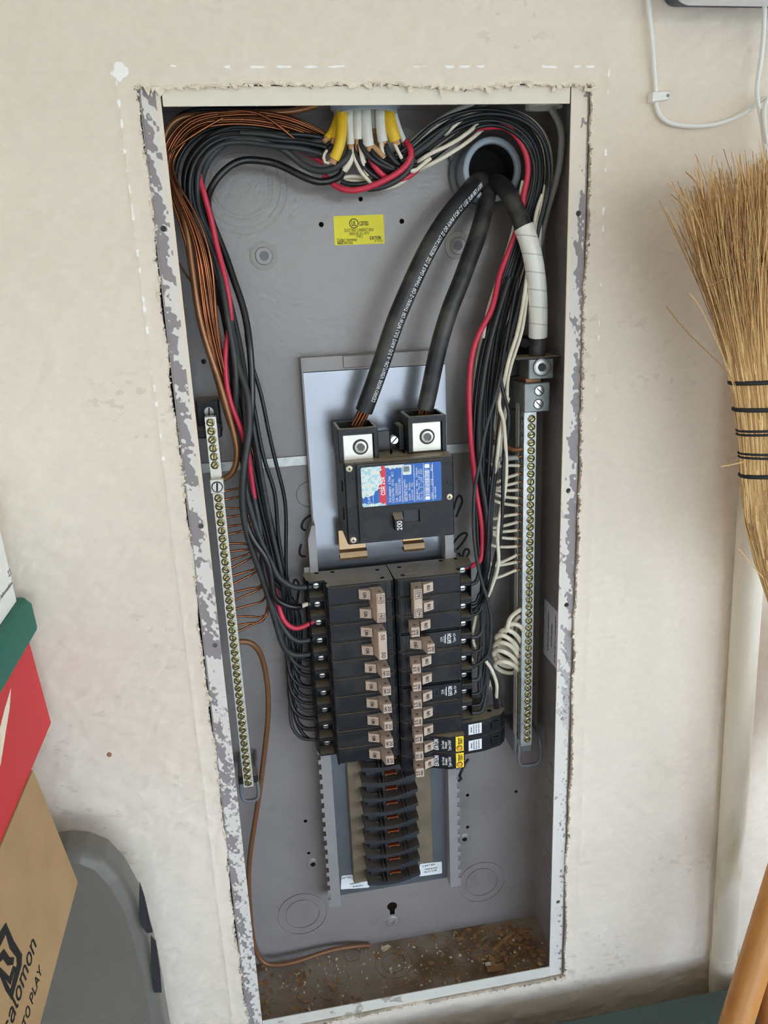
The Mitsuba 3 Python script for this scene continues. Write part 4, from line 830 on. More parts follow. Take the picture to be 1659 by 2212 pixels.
for P, lab in (([(706, 306, 56), (640, 290, 58), (560, 272, 58), (480, 272, 58), (428, 292, 58), (396, 325, 58), (382, 360, 58), (380, 400, 60), (394, 450, 62), (424, 520, 66), (450, 590, 68), (470, 660, 68)], 'leftmost dark wire hanging behind the copper bundle in the top left corner'),
    ([(640, 234, 66), (540, 232, 66), (440, 236, 64), (390, 250, 62), (364, 275, 60), (350, 300, 60)], 'dark wire running high behind the thick copper wire under the top lip'),
    ([(600, 240, 70), (500, 246, 70), (420, 258, 68), (376, 288, 66), (358, 330, 64)], 'dark wire just below the highest one behind the thick copper wire'),
    ([(700, 312, 46), (640, 300, 46), (570, 280, 46), (500, 276, 48), (450, 296, 48), (415, 330, 50), (398, 372, 54), (400, 420, 58), (418, 470, 62), (450, 560, 68)], 'dark wire on the outer edge of the left bundle at the top left corner')):
    wire('branch_wire', lab, P, .0021, 'm_w_black')
# copper grounds on the left
CG = 'bare copper ground wires gathered on the left'
wire('ground_wire', 'thick dull copper wire arching along the top left down to the ground lug', [(684, 224, 48), (650, 237, 50), (600, 243, 50), (538, 245, 48), (455, 248, 46), (400, 252, 46), (372, 266, 46), (356, 295, 48), (352, 330, 48), (357, 365, 46), (370, 400, 40), (390, 448, 34), (404, 500, 30), (411, 550, 28), (419, 610, 26), (430, 680, 26), (447, 745, 26), (467, 805, 27), (486, 868, 28), (502, 925, 30), (511, 965, 31), (510, 1000, 32), (497, 1026, 34), (478, 1036, 36)], .0028, 'm_copper_old', n=10)
wire('ground_wire', 'thick dull copper wire from the ground bar down behind the left lip', [(508, 1387, 42), (535, 1387, 44), (556, 1402, 48), (571, 1440, 54), (579, 1500, 58), (578, 1560, 62), (572, 1620, 66), (562, 1700, 68), (550, 1780, 70), (541, 1840, 70), (537, 1900, 72), (541, 1980, 74), (552, 2050, 74), (572, 2080, 72), (612, 2083, 70), (662, 2070, 72), (715, 2053, 76), (768, 2044, 80), (797, 2048, 86)], .0028, 'm_copper_dusty', n=10)
trunkC = [(706, 300, 50, 10), (640, 272, 48, 18), (560, 254, 46, 18), (480, 254, 44, 15), (416, 270, 44, 17), (376, 312, 46, 16), (362, 352, 44, 12), (374, 402, 38, 12), (398, 455, 34, 18), (422, 520, 32, 22), (437, 600, 32, 24), (448, 680, 34, 20), (464, 760, 38, 15), (482, 830, 42, 13), (500, 890, 46, 14), (520, 945, 50, 14), (541, 1000, 52, 11), (556, 1050, 54, 9), (566, 1100, 56, 8), (573, 1160, 58, 6), (577, 1220, 58, 5), (578, 1280, 58, 4), (577, 1310, 58, 4)]
rows = [(482, 1063, 528, 1049), (485, 1081, 528, 1068), (487, 1099, 530, 1096), (489, 1119, 532, 1108), (491, 1138, 534, 1130), (493, 1156, 540, 1140), (494, 1175, 556, 1173), (496, 1193, 560, 1181), (498, 1212, 545, 1190), (500, 1229, 556, 1192), (501, 1246, 560, 1222), (503, 1264, 561, 1226), (505, 1281, 568, 1262), (508, 1298, 569, 1264), (509, 1317, 572, 1294), (511, 1333, 575, 1330), (512, 1352, 572, 1339), (515, 1366, 577, 1328)]
for j, (bx_, by, exx, ey) in enumerate(rows):
    P = offset_path(trunkC, -1 + 2 * (((j * 7) % 18) + .5) / 18, (-5, 4, -1, 6, -4, 2)[j % 6], 90 + j)
    P = [q for q in P if q[1] < ey - 45 or q[0] > 600 or q[1] < 420]
    P += [(exx + 3, ey - 16, 50), (exx - 4, ey + (by - ey) * .12, 47), ((exx + bx_) / 2, ey + (by - ey) * .55, 43), (bx_ - 4, by, 40)]
    wire('ground_wire', f'thin bare copper wire entering the ground bar, {ORDS[j]} below the slotted lug block', P, .00105, 'm_copper', CG, n=6)
wire('ground_wire', 'single copper wire slanting across the dark wires in the top left corner', [(480, 255, 38), (440, 278, 36), (400, 304, 36), (365, 333, 38), (354, 350, 40)], .0012, 'm_copper', n=6)
wire('ground_wire', 'copper wire looping in front of the others towards the top bushing', [(470, 244, 40), (540, 241, 38), (580, 256, 38), (610, 278, 38), (638, 302, 42), (650, 312, 48)], .0012, 'm_copper', n=6)
wire('ground_wire', 'lone thin wire slanting from the left lip to the copper bundle', [(386, 566, 60), (400, 590, 58), (417, 615, 50), (430, 640, 44)], .0008, 'm_copper_old', n=6)

# right side
trunkR = [(862, 352, 46, 20), (905, 330, 46, 26), (945, 298, 46, 28), (985, 272, 44, 25), (1030, 255, 42, 20), (1080, 254, 40, 18), (1128, 272, 38, 22), (1160, 308, 38, 22), (1172, 360, 40, 20), (1166, 420, 42, 22), (1148, 480, 48, 26), (1128, 540, 52, 30), (1108, 600, 54, 30), (1090, 660, 54, 30), (1074, 720, 52, 30), (1062, 790, 50, 32), (1054, 860, 48, 30), (1050, 930, 46, 28), (1048, 1000, 46, 24), (1046, 1060, 46, 20), (1046, 1120, 46, 16), (1046, 1180, 46, 13), (1046, 1240, 46, 11)]
endsR = [(1008, 1262), (1010, 1303), (1013, 1328), (1012, 1377), (1013, 1408), (1016, 1440), (1018, 1470), (1018, 1500), (1020, 1524), (1022, 1540), (1070, 1545), (1075, 1548)]
for j in range(12):
    P = offset_path(trunkR, -1 + 2 * (((j * 5) % 12) + .5) / 12, (-9, 1, -5, 4, -3)[j % 5], 140 + j)
    ex, ey = endsR[j]
    ymax = min(1240, ey - 40); P = [q for q in P if q[1] < ymax]
    xs = 1038 + (j % 5) * 3.2
    if ey > 1290: P += [(xs + 1, 1280, 46)]
    if ey > 1400: P += [(xs + 2, 1350, 46), (xs + 1, ey - 50, 46)]
    P += [(xs - 4, ey - 22, 46), ((xs + ex) / 2 + 4, ey - 4, 45), (ex - 4, ey, 45)] if j < 10 else [(1056, 1460, 46), (ex, ey - 20, 50), (ex + 4, ey + 10, 54)]
    wire('branch_wire', f'black wire of the right bundle turning into the {ORDS[j]} right terminal from the top' if j < 8 else 'black wire in the tight bundle down the right side of the cabinet', P, .0017 if j % 3 else .0022, 'm_w_black' if j % 3 else 'm_w_dusty', BR_)
NW = 'white wires fanning out to the neutral bar'
ent = [(1064, 1006, 1128, 1005.5), (1064, 1042, 1125, 1023), (1063, 1053, 1125, 1041), (1063, 1056, 1125, 1058), (1062, 1061, 1125, 1076), (1059, 1075, 1124, 1092), (1058, 1120, 1124, 1110), (1058, 1138, 1124, 1127), (1058, 1146, 1123, 1145), (1060, 1150, 1123, 1163), (1056, 1173, 1123, 1180), (1055, 1213, 1122, 1198), (1055, 1217, 1122, 1213.5), (1050, 1246, 1121, 1231)]
for j, (ex, ey, nx_, ny) in enumerate(ent):
    P = offset_path(trunkR, -1 + 2 * (((j * 3) % 14) + .5) / 14, (12, 2, 9, 5, 14)[j % 5] + 2, 200 + j)
    P = [q for q in P if q[1] < ey - 50]
    xin = P[-1][0]
    dip = (0, 0, 3, 5, 9, 9, 0, 5, 5, 10, 9, 12, 8, 10)[j]
    P += [(1052, ey - 22, 50), (ex + 2, ey + .2 * dip, 48), ((ex + nx_) / 2 - 4, ey + (ny - ey) * .45 + dip * .6, 45), ((ex + nx_) / 2 + 18, ey + (ny - ey) * .82 + dip * .25, 42), (nx_ - 5, ny, 40)]
    wire('neutral_wire', f'white wire of the fan entering the neutral bar, {ORDS[j]} from the top', P, .00165, 'm_w_white', NW, ends=[(nx_ - 6, ny, 40), (nx_ + 6, ny, 39.5), (nx_ + 14, ny - .3, 39)])
wire('neutral_wire', 'cream wire winding down in front of the right-hand black bundle', [(1150, 480, 40), (1138, 600, 34), (1122, 700, 30), (1113, 735, 29), (1100, 775, 28), (1091, 815, 28), (1085, 840, 32), (1079, 862, 30), (1079, 880, 28), (1086, 903, 28), (1091, 944, 28), (1094, 1000, 28), (1093, 1040, 28), (1088, 1075, 30), (1081, 1105, 29), (1076, 1140, 28), (1075, 1172, 28), (1077, 1201, 28), (1074, 1233, 30), (1064, 1262, 36), (1052, 1290, 44), (1035, 1310, 52), (1026, 1340, 54), (1021, 1370, 54), (1027, 1400, 52), (1042, 1424, 50)], .0019, 'm_w_white')
wire('neutral_wire', 'cream wire passing just left of the white-taped cable', [(1168, 440, 40), (1155, 520, 38), (1140, 620, 36), (1130, 700, 33), (1121, 737, 32), (1110, 770, 32), (1101, 800, 33), (1096, 830, 35), (1095, 870, 37), (1092, 895, 40), (1084, 930, 44), (1080, 980, 46), (1074, 1010, 47), (1068, 1028, 48)], .0018, 'm_w_white')
wire('neutral_wire', 'cream wire crossing the edge of the right bundle beside the cross strap', [(1098, 860, 44), (1086, 905, 34), (1079, 945, 32), (1075, 980, 32), (1072, 1005, 34), (1066, 1034, 40), (1058, 1060, 46)], .0019, 'm_w_white')
wire('branch_wire', 'black wire bowing out to the right of the cream wires', [(1120, 600, 44), (1100, 700, 38), (1086, 780, 34), (1083, 822, 30), (1088, 850, 28), (1097, 883, 28), (1099, 917, 28), (1094, 951, 30), (1089, 985, 28), (1086, 1030, 27), (1086, 1070, 27), (1085, 1110, 27), (1082, 1150, 28), (1077, 1180, 30), (1070, 1205, 34), (1063, 1235, 36), (1058, 1258, 37), (1054, 1275, 38), (1047, 1290, 40), (1038, 1304, 44), (1022, 1322, 46)], .0018, 'm_w_black')
wire('branch_wire', 'black wire crossing diagonally over the right bundle and down past the red end', [(1096, 760, 34), (1078, 829, 30), (1067, 868, 28), (1056, 903, 27), (1046, 944, 26), (1037, 995, 26), (1028, 1040, 27), (1024, 1075, 28), (1023, 1119, 28), (1025, 1170, 28), (1033, 1225, 29), (1041, 1258, 30), (1050, 1287, 32), (1058, 1320, 34), (1061, 1350, 36), (1059, 1390, 38), (1054, 1413, 40), (1044, 1426, 42), (1030, 1436, 44), (1012, 1441, 46)], .0018, 'm_w_dusty')
wire('branch_wire', 'thick red wire down the right bundle to the top right breaker', [(880, 380, 50), (930, 330, 54), (985, 290, 54), (1030, 276, 44), (1055, 274, 38), (1082, 273, 36), (1107, 285, 34), (1126, 309, 34), (1139, 345, 34), (1139, 385, 36), (1131, 425, 38), (1126, 465, 42), (1111, 512, 46), (1091, 563, 48), (1078, 600, 46), (1064, 662, 40), (1046, 700, 37), (1029, 735, 35), (1018, 780, 34), (1014, 830, 34), (1014, 888, 34), (1017, 951, 35), (1022, 1000, 37), (1029, 1065, 38), (1038, 1116, 39), (1042, 1160, 40), (1041, 1190, 40), (1036, 1212, 40), (1022, 1221, 42), (1004, 1226, 44)], .0026, 'm_w_red', n=10)
wire('branch_wire', 'thick blue-black wire beside the red wire on the right', [(1100, 600, 46), (1072, 690, 42), (1052, 770, 40), (1040, 850, 38), (1034, 920, 38), (1034, 980, 36), (1040, 1040, 36), (1048, 1090, 36), (1053, 1140, 36), (1054, 1190, 36), (1052, 1225, 38), (1046, 1250, 42), (1040, 1290, 46), (1030, 1306, 48), (1010, 1312, 48)], .0031, 'm_w_black', n=10)
wire('branch_wire', 'pale grey cable hanging from the small corner bushing down the right side', [(1190, 236, 40), (1203, 256, 38), (1212, 285, 36), (1213, 310, 36), (1208, 359, 38), (1194, 415, 42), (1180, 462, 50), (1168, 520, 58), (1155, 580, 62)], .0030, 'm_w_grey', n=10)
for P, lab in (([(870, 330, 40), (902, 298, 38), (950, 262, 36), (990, 238, 36), (1022, 224, 36)], 'grey cable arching up behind the top lip'), ([(866, 350, 40), (905, 326, 38), (950, 290, 36), (985, 257, 36), (1015, 238, 36), (1048, 226, 36)], 'black cable arching up behind the top lip, right of the grey one')):
    wire('branch_wire', lab, P, .0030, 'm_w_grey' if 'grey cable' in lab else 'm_w_dusty', n=10)
for j, P in enumerate(([(885, 362, 52), (905, 348, 38), (928, 333, 33), (960, 318, 32), (990, 301, 32), (1015, 283, 34), (1042, 262, 44), (1070, 258, 58)], [(890, 376, 54), (912, 364, 42), (940, 350, 36), (975, 330, 36), (1005, 310, 36), (1030, 290, 44), (1055, 268, 58)], [(940, 305, 56), (960, 292, 42), (985, 268, 34), (1010, 250, 34), (1050, 240, 38), (1090, 246, 54)], [(1092, 246, 34), (1130, 252, 34), (1158, 275, 32), (1173, 305, 32), (1183, 345, 34), (1182, 400, 36), (1176, 430, 38), (1160, 500, 46), (1150, 560, 50)], [(1130, 390, 40), (1120, 440, 46), (1108, 500, 52), (1090, 560, 52), (1070, 620, 50), (1052, 680, 46), (1044, 730, 46)], [(1172, 420, 36), (1160, 455, 36), (1153, 490, 38), (1147, 540, 44)], [(1178, 400, 36), (1170, 450, 36), (1166, 500, 38), (1163, 545, 44)])):
    wire('neutral_wire', ('cream wire lying on the bundle above the large grey connector', 'cream wire nearest the large grey connector on its upper left', 'cream wire half under the black wires at the top right', 'cream wire curving round the top right corner of the cabinet', 'cream wire running just left of the red wire below the connector', 'short length of cream wire seen right of the black cable end', 'second short length of cream wire beside the grey cable')[j], P, .0018, 'm_w_white')
# behind the breakers on the lower right
for P, lab in (([(1006, 1408, 54), (1026, 1433, 52), (1040, 1452, 50), (1056, 1470, 50), (1066, 1490, 50)], 'cream wire slanting down behind the right breakers'), ([(1049, 1428, 40), (1060, 1443, 38), (1068, 1461, 38), (1073, 1478, 40), (1073, 1496, 44), (1072, 1508, 50)], 'cream wire bending down to the upper arc-fault breaker'), ([(1066, 1450, 54), (1060, 1468, 52), (1054, 1484, 50), (1051, 1500, 50)], 'short cream wire going down behind the arc-fault breakers')):
    wire('neutral_wire', lab, P, .0019, 'm_w_white')
wire('branch_wire', 'dark wire curling under the lowest arc-fault breaker', [(1012, 1640, 50), (1002, 1655, 46), (996, 1668, 44), (993, 1677, 46), (996, 1683, 46), (990, 1688, 46)], .0015, 'm_w_black')
wire('branch_wire', 'dark wire running down the right of the arc-fault breakers', [(1062, 1440, 48), (1072, 1462, 46), (1080, 1490, 46), (1085, 1515, 50), (1089, 1540, 56)], .0018, 'm_w_dusty')
# coil of spare white wire
rc_ = np.random.default_rng(4); P = [(1130, 1313, 40), (1115, 1323, 37), (1101, 1338, 35), (1096, 1356, 33)]
loops = [(1112, 1375, 24, 31, 0.), (1104, 1384, 29, 20, .7), (1096, 1396, 31, 17, .75), (1094, 1410, 30, 20, .6), (1092, 1424, 29, 17, .55), (1094, 1444, 27, 13, .35)]
for i_ in range(66):
    u_ = i_ / 12.; a_ = math.pi + .3 + u_ * 2 * math.pi
    q_ = [np.interp(u_, range(6), [l_[k_] for l_ in loops]) for k_ in range(5)]
    ex_, ey_ = q_[2] * math.cos(a_), q_[3] * math.sin(a_)
    P.append((q_[0] + ex_ * math.cos(q_[4]) - ey_ * math.sin(q_[4]), q_[1] + ex_ * math.sin(q_[4]) + ey_ * math.cos(q_[4]), 46 - 15 * math.sin(a_ + q_[4] - .2) * -1 + 1.0 * u_))
kz, _ = wire('coiled_wire', 'white wire wound into a loose coil beside the lower neutral bar', P, .0024, 'm_w_white', n=10, step=.003)
wire('neutral_wire', 'white wire dropping from the neutral bar into the coil', [(1129, 1328, 41), (1116, 1336, 42), (1106, 1350, 46), (1104, 1366, 52)], .0024, 'm_w_white', n=10)
wire('neutral_wire', 'short thick white wire with bare strands entering the upper neutral bar', [(1050, 996, 46), (1080, 992, 44), (1100, 990, 42), (1118, 988, 41)], .0025, 'm_w_grey', n=10, ends=[(1118, 988, 41), (1126, 986, 40), (1136, 985, 40)])
wire('ground_wire', 'short brown copper wire entering the upper neutral bar', [(1060, 955, 58), (1085, 958, 54), (1096, 966, 48), (1110, 972, 44), (1128, 970, 40), (1138, 970, 39)], .0025, 'm_copper_old', n=10)

# ------------------------------------------------------------------ sheathed cables under the top bushing
def sheath(label, P, r, m, flat, tails):
    k = thing('sheathed_cable', label, 'cable'); C = curve(wpts(P, r), .003); t, A_, B_ = frames(C)
    part(k, 'sheath', tube_c(C, r, 14, flat), m, 70)
    part(k, 'paper_filler', tube_c([C[-1] - t[-1] * .002, C[-1] + t[-1] * .004], r * .72, 8), 'm_kraft', 60)
    for P2, m2, r2 in tails: part(k, 'conductor', tube_c(curve(wpts(P2, r2), .003), r2, 8), m2, 70)
ys_ = 'yellow-sheathed cable '
sheath(ys_ + 'bending furthest to the left under the bushing', [(733, 236, 46), (726, 262, 44), (716, 285, 40), (706, 299, 38)], .0030, 'm_yellow', 1., [])
sheath(ys_ + 'squeezed between two others under the bushing', [(738, 236, 44), (731, 265, 40), (722, 300, 38)], .0030, 'm_yellow', 1., [])
sheath('longest yellow-sheathed cable, broad and bright, left of the white sheaths', [(738, 236, 38), (738, 280, 32), (734, 312, 30), (722, 343, 32)], .0044, 'm_yellow', 1.0, [([(720, 340, 34), (713, 350, 34), (704, 352, 34), (699, 340, 34), (706, 325, 36)], 'm_w_white', .0013)])
sheath('yellow-sheathed cable on the right of the white sheaths', [(838, 236, 40), (842, 262, 34), (848, 285, 32), (854, 303, 33)], .0050, 'm_yellow', 1., [([(850, 302, 33), (856, 318, 32), (868, 342, 34)], 'm_w_white', .0016)])
for lab, P, r, tails in (('white-sheathed cable next to the longest yellow one', [(755, 236, 40), (756, 280, 36), (758, 312, 36)], .0036, [([(760, 310, 36), (765, 335, 35), (778, 368, 35), (802, 396, 36)], 'm_w_white', .0016), ([(761, 312, 37), (772, 340, 34), (795, 370, 34), (820, 388, 36)], 'm_w_black', .0019)]),
    ('white-sheathed cable cut short with a copper glint at its end', [(773, 236, 38), (773, 275, 34), (773, 301, 34)], .0036, [([(770, 300, 34), (769, 318, 34), (774, 340, 38)], 'm_copper', .0012), ([(775, 302, 34), (780, 330, 33), (784, 355, 33), (796, 378, 36)], 'm_w_white', .0016), ([(776, 300, 34), (785, 322, 30), (805, 345, 29), (835, 362, 31), (856, 368, 34)], 'm_w_black', .0022)]),
    ('broadest white-sheathed cable in the middle of the fan', [(790, 236, 37), (792, 280, 33), (797, 316, 33)], .0046, [([(786, 308, 32), (783, 330, 32), (788, 352, 34)], 'm_w_white', .0016), ([(796, 312, 34), (806, 332, 31), (828, 350, 30), (850, 362, 32)], 'm_w_black', .0021), ([(800, 312, 34), (816, 326, 31), (829, 341, 32)], 'm_kraft', .0024)]),
    ('thin bright white-sheathed cable ending early behind the others', [(806, 236, 44), (808, 262, 42), (809, 278, 42)], .0030, [([(809, 276, 44), (812, 296, 44), (815, 320, 46)], 'm_kraft', .0020)]),
    ('white-sheathed cable with brown paper showing, left of the right yellow one', [(822, 236, 38), (823, 275, 34), (827, 306, 34)], .0044, [([(823, 306, 33), (825, 322, 31), (828, 336, 33)], 'm_w_white', .0018), ([(833, 312, 33), (840, 332, 31), (856, 352, 32), (872, 362, 35)], 'm_w_black', .0022)]),
    ('white-sheathed cable at the right end of the fan', [(850, 236, 44), (858, 268, 42), (873, 306, 40)], .0026, [([(862, 300, 42), (864, 320, 42), (868, 335, 44)], 'm_w_black', .0022)])):
    sheath(lab, P, r, 'm_sheath', 1.0, tails)
wire('branch_wire', 'thick red wire looping under the fan of sheathed cables', [(876, 306, 40), (885, 318, 32), (888, 334, 30), (876, 358, 29), (858, 374, 29), (832, 389, 30), (803, 402, 32), (775, 410, 34), (752, 411, 36), (732, 405, 40), (718, 396, 44), (700, 380, 48)], .0026, 'm_w_red', n=10)
wire('branch_wire', 'short red wire pointing down into the middle of the fan', [(797, 335, 36), (805, 352, 33), (818, 370, 33), (835, 384, 36), (850, 392, 42)], .0025, 'm_w_red', n=10)
wire('branch_wire', 'red wire showing under the white wire right of the fan', [(850, 396, 42), (866, 389, 38), (884, 380, 38), (905, 362, 44)], .0024, 'm_w_red', n=10)
for P, m, r, lab in (([(884, 310, 36), (890, 335, 33), (888, 356, 33), (870, 380, 33), (845, 396, 34), (820, 405, 36), (795, 408, 40)], 'm_w_dusty', .0026, 'black wire following the outside of the red loop'),
    ([(736, 392, 42), (755, 398, 40), (780, 398, 38), (810, 392, 38), (840, 384, 38)], 'm_w_black', .0022, 'black wire lying along the inside of the red loop'),
    ([(742, 384, 44), (765, 381, 44), (790, 385, 44), (815, 388, 46)], 'm_w_white', .0018, 'white wire lying under the fan, upper'),
    ([(738, 389, 46), (762, 391, 46), (785, 392, 46), (805, 391, 48)], 'm_w_white', .0018, 'white wire lying under the fan, lower'),
    ([(820, 408, 42), (845, 404, 40), (866, 395, 38), (885, 380, 38), (905, 360, 40)], 'm_w_white', .0017, 'white wire sweeping under the right of the fan'),
    ([(870, 356, 34), (884, 368, 33), (897, 368, 33), (910, 358, 34), (930, 342, 36)], 'm_w_white', .0017, 'white wire hooking up from the fan into the right bundle'),
    ([(800, 330, 44), (835, 345, 44), (862, 356, 42), (890, 352, 40), (925, 332, 40)], 'm_w_black', .0026, 'black wire bridging the fan and the right bundle, in front'),
    ([(790, 345, 50), (825, 368, 50), (860, 372, 48), (890, 360, 46), (930, 330, 46)], 'm_w_black', .0028, 'black wire bridging the fan and the right bundle, behind'),
    ([(770, 330, 52), (790, 360, 54), (830, 380, 54), (870, 376, 52), (910, 345, 50)], 'm_w_dusty', .0026, 'dusty black wire bridging low behind the fan'),
    ([(722, 310, 46), (700, 330, 46), (680, 335, 44), (650, 322, 44), (610, 308, 44), (560, 302, 44)], 'm_w_dusty', .0026, 'black wire leaving the left yellow sheaths'),
    ([(712, 300, 42), (690, 306, 42), (660, 307, 42), (620, 300, 42), (570, 290, 42), (520, 288, 44)], 'm_w_dusty', .0026, 'topmost black wire leaving the left yellow sheaths')):
    wire('branch_wire' if 'white' not in lab else 'neutral_wire', lab, P, r, m, n=10)

# ------------------------------------------------------------------ debris on the cabinet floor
rd = np.random.default_rng(21)
def chips(n, smin, smax, flat, xmode):
    ms = []
    for _ in range(n):
        s = rd.uniform(smin, smax); a = rd.uniform(.14, .8) * s; h = s * flat * rd.uniform(.5, 1.2)
        v = np.array([(sx * s * rd.uniform(.6, 1), sy * a * rd.uniform(.5, 1), sz * h) for sx in (-1, 1) for sy in (-1, 1) for sz in (0, 1)])
        th = rd.uniform(0, 6.28); v = v @ np.array([[math.cos(th), math.sin(th), 0], [-math.sin(th), math.cos(th), 0], [0, 0, 1]])
        tl = rd.normal() * .3; v[:, 2] += v[:, 0] * tl; v[:, 2] -= v[:, 2].min()
        x = xmode(); y = rd.uniform(.004, BD - .005)
        v += [np.clip(x, -BW + .006, BW - .006), y, -BT - .0002]; ms.append(tri(hull(v)))
    return join(*ms)
right = lambda: rd.choice([BW - .02 - abs(rd.normal()) * .045, rd.uniform(-BW, BW), -BW + abs(rd.normal()) * .05], p=[.55, .30, .15])
single('wood_debris', 'brown wood shavings and sawdust scattered over the cabinet floor', 'debris', join(chips(430, .0006, .0040, .16, right), chips(55, .003, .0068, .10, right)), 'm_chip', kind='stuff')
single('plaster_crumbs', 'pale crumbs of plaster and paint scattered over the cabinet floor', 'debris', chips(420, .0004, .0022, .5, lambda: rd.uniform(-BW, BW)), 'm_crumb', kind='stuff')
for P, lab in (([(1063, 2049), (1103, 2012), (1108, 2018), (1066, 2055)], 'largest splinter of wood lying slantwise near the right end of the cabinet floor'), ([(1050, 2085), (1086, 2080), (1090, 2094), (1054, 2100)], 'flat brown wood chip near the front right of the cabinet floor'), ([(1048, 2079), (1068, 2076), (1070, 2083), (1050, 2087)], 'pale wood chip behind the flat brown one'), ([(1160, 2068), (1172, 2072), (1176, 2086), (1164, 2084)], 'pale flake in the front right corner of the cabinet floor'), ([(822, 2047), (838, 2040), (845, 2044), (826, 2056)], 'pale flake near the middle of the cabinet floor'), ([(1118, 2010), (1150, 2003), (1151, 2008), (1120, 2016)], 'long brown shaving against the back on the right')):
    q = np.array([atz(*a, -BT + .003) for a in P]); q[:, 1] = np.clip(q[:, 1], .004, BD - .004)
    single('wood_chip', lab, 'wood chip', hull(np.vstack([q, q - [0, 0, .0016]])), 'm_chip' if 'pale' not in lab else 'm_crumb', group=None)

# ------------------------------------------------------------------ beside the panel
# shoe boxes stacked on the left, their long sides turned to the panel
def q8(x0, xb, xt, y0, y1, z0, z1, cfr=.001):
    """box whose right face leans from xb at the bottom to xt at the top"""
    return hull([(x, y, z) for z, xr in ((z0, xb), (z1, xt)) for x in (x0, xr) for y in (y0, y1)])
def face_pt(px, py, xb, xt, z0, z1):
    """where a line of sight meets the leaning right face"""
    n = np.cross([xt - xb, 0, z1 - z0], Y); n /= np.linalg.norm(n); d_ = ray(px, py); o = np.array([xb, 0, z0])
    return EYE + d_ * (((o - EYE) @ n) / (d_ @ n)), n * np.sign(n[0])
BRN, RED = (-.2960, -.3138, -.1545, -.0425), (-.3150, -.3205, -.0420, .0360)
kb = thing('shoe_box', 'brown cardboard shoe box with black lettering, lowest of the stack on the left', 'box')
part(kb, 'body', q8(-.50, BRN[0], BRN[1], -.42, -.100, BRN[2], BRN[3]), 'm_card')
def on_face(kp, poly_px, F, m, lift=.0003):
    pts = []
    for a in poly_px:
        p_, n_ = face_pt(*a, *F); pts.append(p_)
    pts = np.array(pts); n_ = face_pt(*poly_px[0], *F)[1]
    u = Y; v = np.cross(n_, u); o = pts[0]
    p2 = np.stack([(pts - o) @ u, (pts - o) @ v], 1); pg = Polygon(p2).buffer(0)
    gs = [g_ for g_ in getattr(pg, 'geoms', [pg])]
    ms = [trimesh.creation.extrude_polygon(g_, lift, engine='earcut') for g_ in gs]
    for q in ms: q.vertices = o + q.vertices[:, :1] * u + q.vertices[:, 1:2] * v + q.vertices[:, 2:] * n_
    return join(*ms)
kx = thing('cardboard_carton', 'plain cardboard carton on the floor carrying the stack of shoe boxes', 'box')
part(kx, 'body', cb(-.66, -.39, -.45, -.11, FLOOR, -.1546, .002), 'm_card')
p1, nn = face_pt(12, 2212, *BRN); p2, _ = face_pt(74, 2040, *BRN)
u = (p2 - p1) / np.linalg.norm(p2 - p1); v = np.cross(nn, u)
def face_text(s, h, px, py, F, width, u):
    p_, n_ = face_pt(px, py, *F); n_ = np.asarray(n_); vv = np.cross(n_, u)
    m = meshkit.text_mesh(s, h, .0004); w = m.bounds[1][0] - m.bounds[0][0]; q = m.vertices.copy(); q[:, 0] = (q[:, 0] - m.bounds[1][0]) * width / w
    return trimesh.Trimesh(p_ + q[:, :1] * u + q[:, 1:2] * vv + q[:, 2:] * n_, m.faces, process=False)
part(kb, 'lettering', join(face_text('salomon', .0105, 78, 2043, BRN, .072, Y), face_text('TIME TO PLAY', .0062, 90, 2098, BRN, .078, Y)), 'm_ink')
emb = join(on_face(kb, [(12, 1993), (28, 2030), (47, 2062), (46, 2085), (25, 2160), (12, 2140), (0, 2110), (0, 2098), (14, 2122), (22, 2138), (36, 2084), (35, 2068), (20, 2048), (12, 2018), (0, 2044), (0, 2012)], BRN, 'm_ink'), on_face(kb, [(0, 2060), (8, 2050), (20, 2068), (30, 2068), (28, 2084), (16, 2086), (6, 2072), (0, 2078)], BRN, 'm_ink'), on_face(kb, [(28, 2086), (20, 2110), (0, 2090), (0, 2102), (22, 2128), (34, 2090)], BRN, 'm_ink'))
part(kb, 'emblem', emb, 'm_ink')
kr = thing('shoe_box', 'red shoe box with a thin cream swoosh, between the green lid and the brown box', 'box')
part(kr, 'body', q8(-.52, RED[0], RED[1], -.36, -.030, RED[2], RED[3]), 'm_red_box')
part(kr, 'printed_mark', on_face(kr, [(23, 1487), (20, 1530), (11, 1585), (0, 1655), (0, 1570), (10, 1530)], RED, 'm_cream_ink'), 'm_cream_ink')
kg = thing('shoe_box', 'dark green box with a rounded lid, resting on the red shoe box', 'box')
lid = sbox(-.53, -.36, -.3120, -.020).buffer(-.012).buffer(.012)
part(kg, 'lid', hull([(x_, y_, z_) for dz, sh in ((.0470, .0008), (.0490, 0), (.0700, .001), (.0755, .005)) for x_, y_ in np.array(lid.buffer(-sh).exterior.coords) for z_ in (dz,)]), 'm_green_box', 40)
part(kg, 'body', cb(-.52, -.3215, -.35, -.032, .0362, .0520, .001), 'm_green_box')
kw_ = thing('shoe_box', 'white box with small grey print, topmost of the stack on the left', 'box')
WB = (-.3232, -.3275, .0760, .1900)
part(kw_, 'body', q8(-.53, WB[0], WB[1], -.36, -.034, WB[2], WB[3]), 'm_white_box')
part(kw_, 'lettering', join(face_text('size information', .0030, 26, 1262, WB, .045, Y), face_text('11', .0052, 24, 1240, WB, .007, Y)), 'm_pvc_dark')
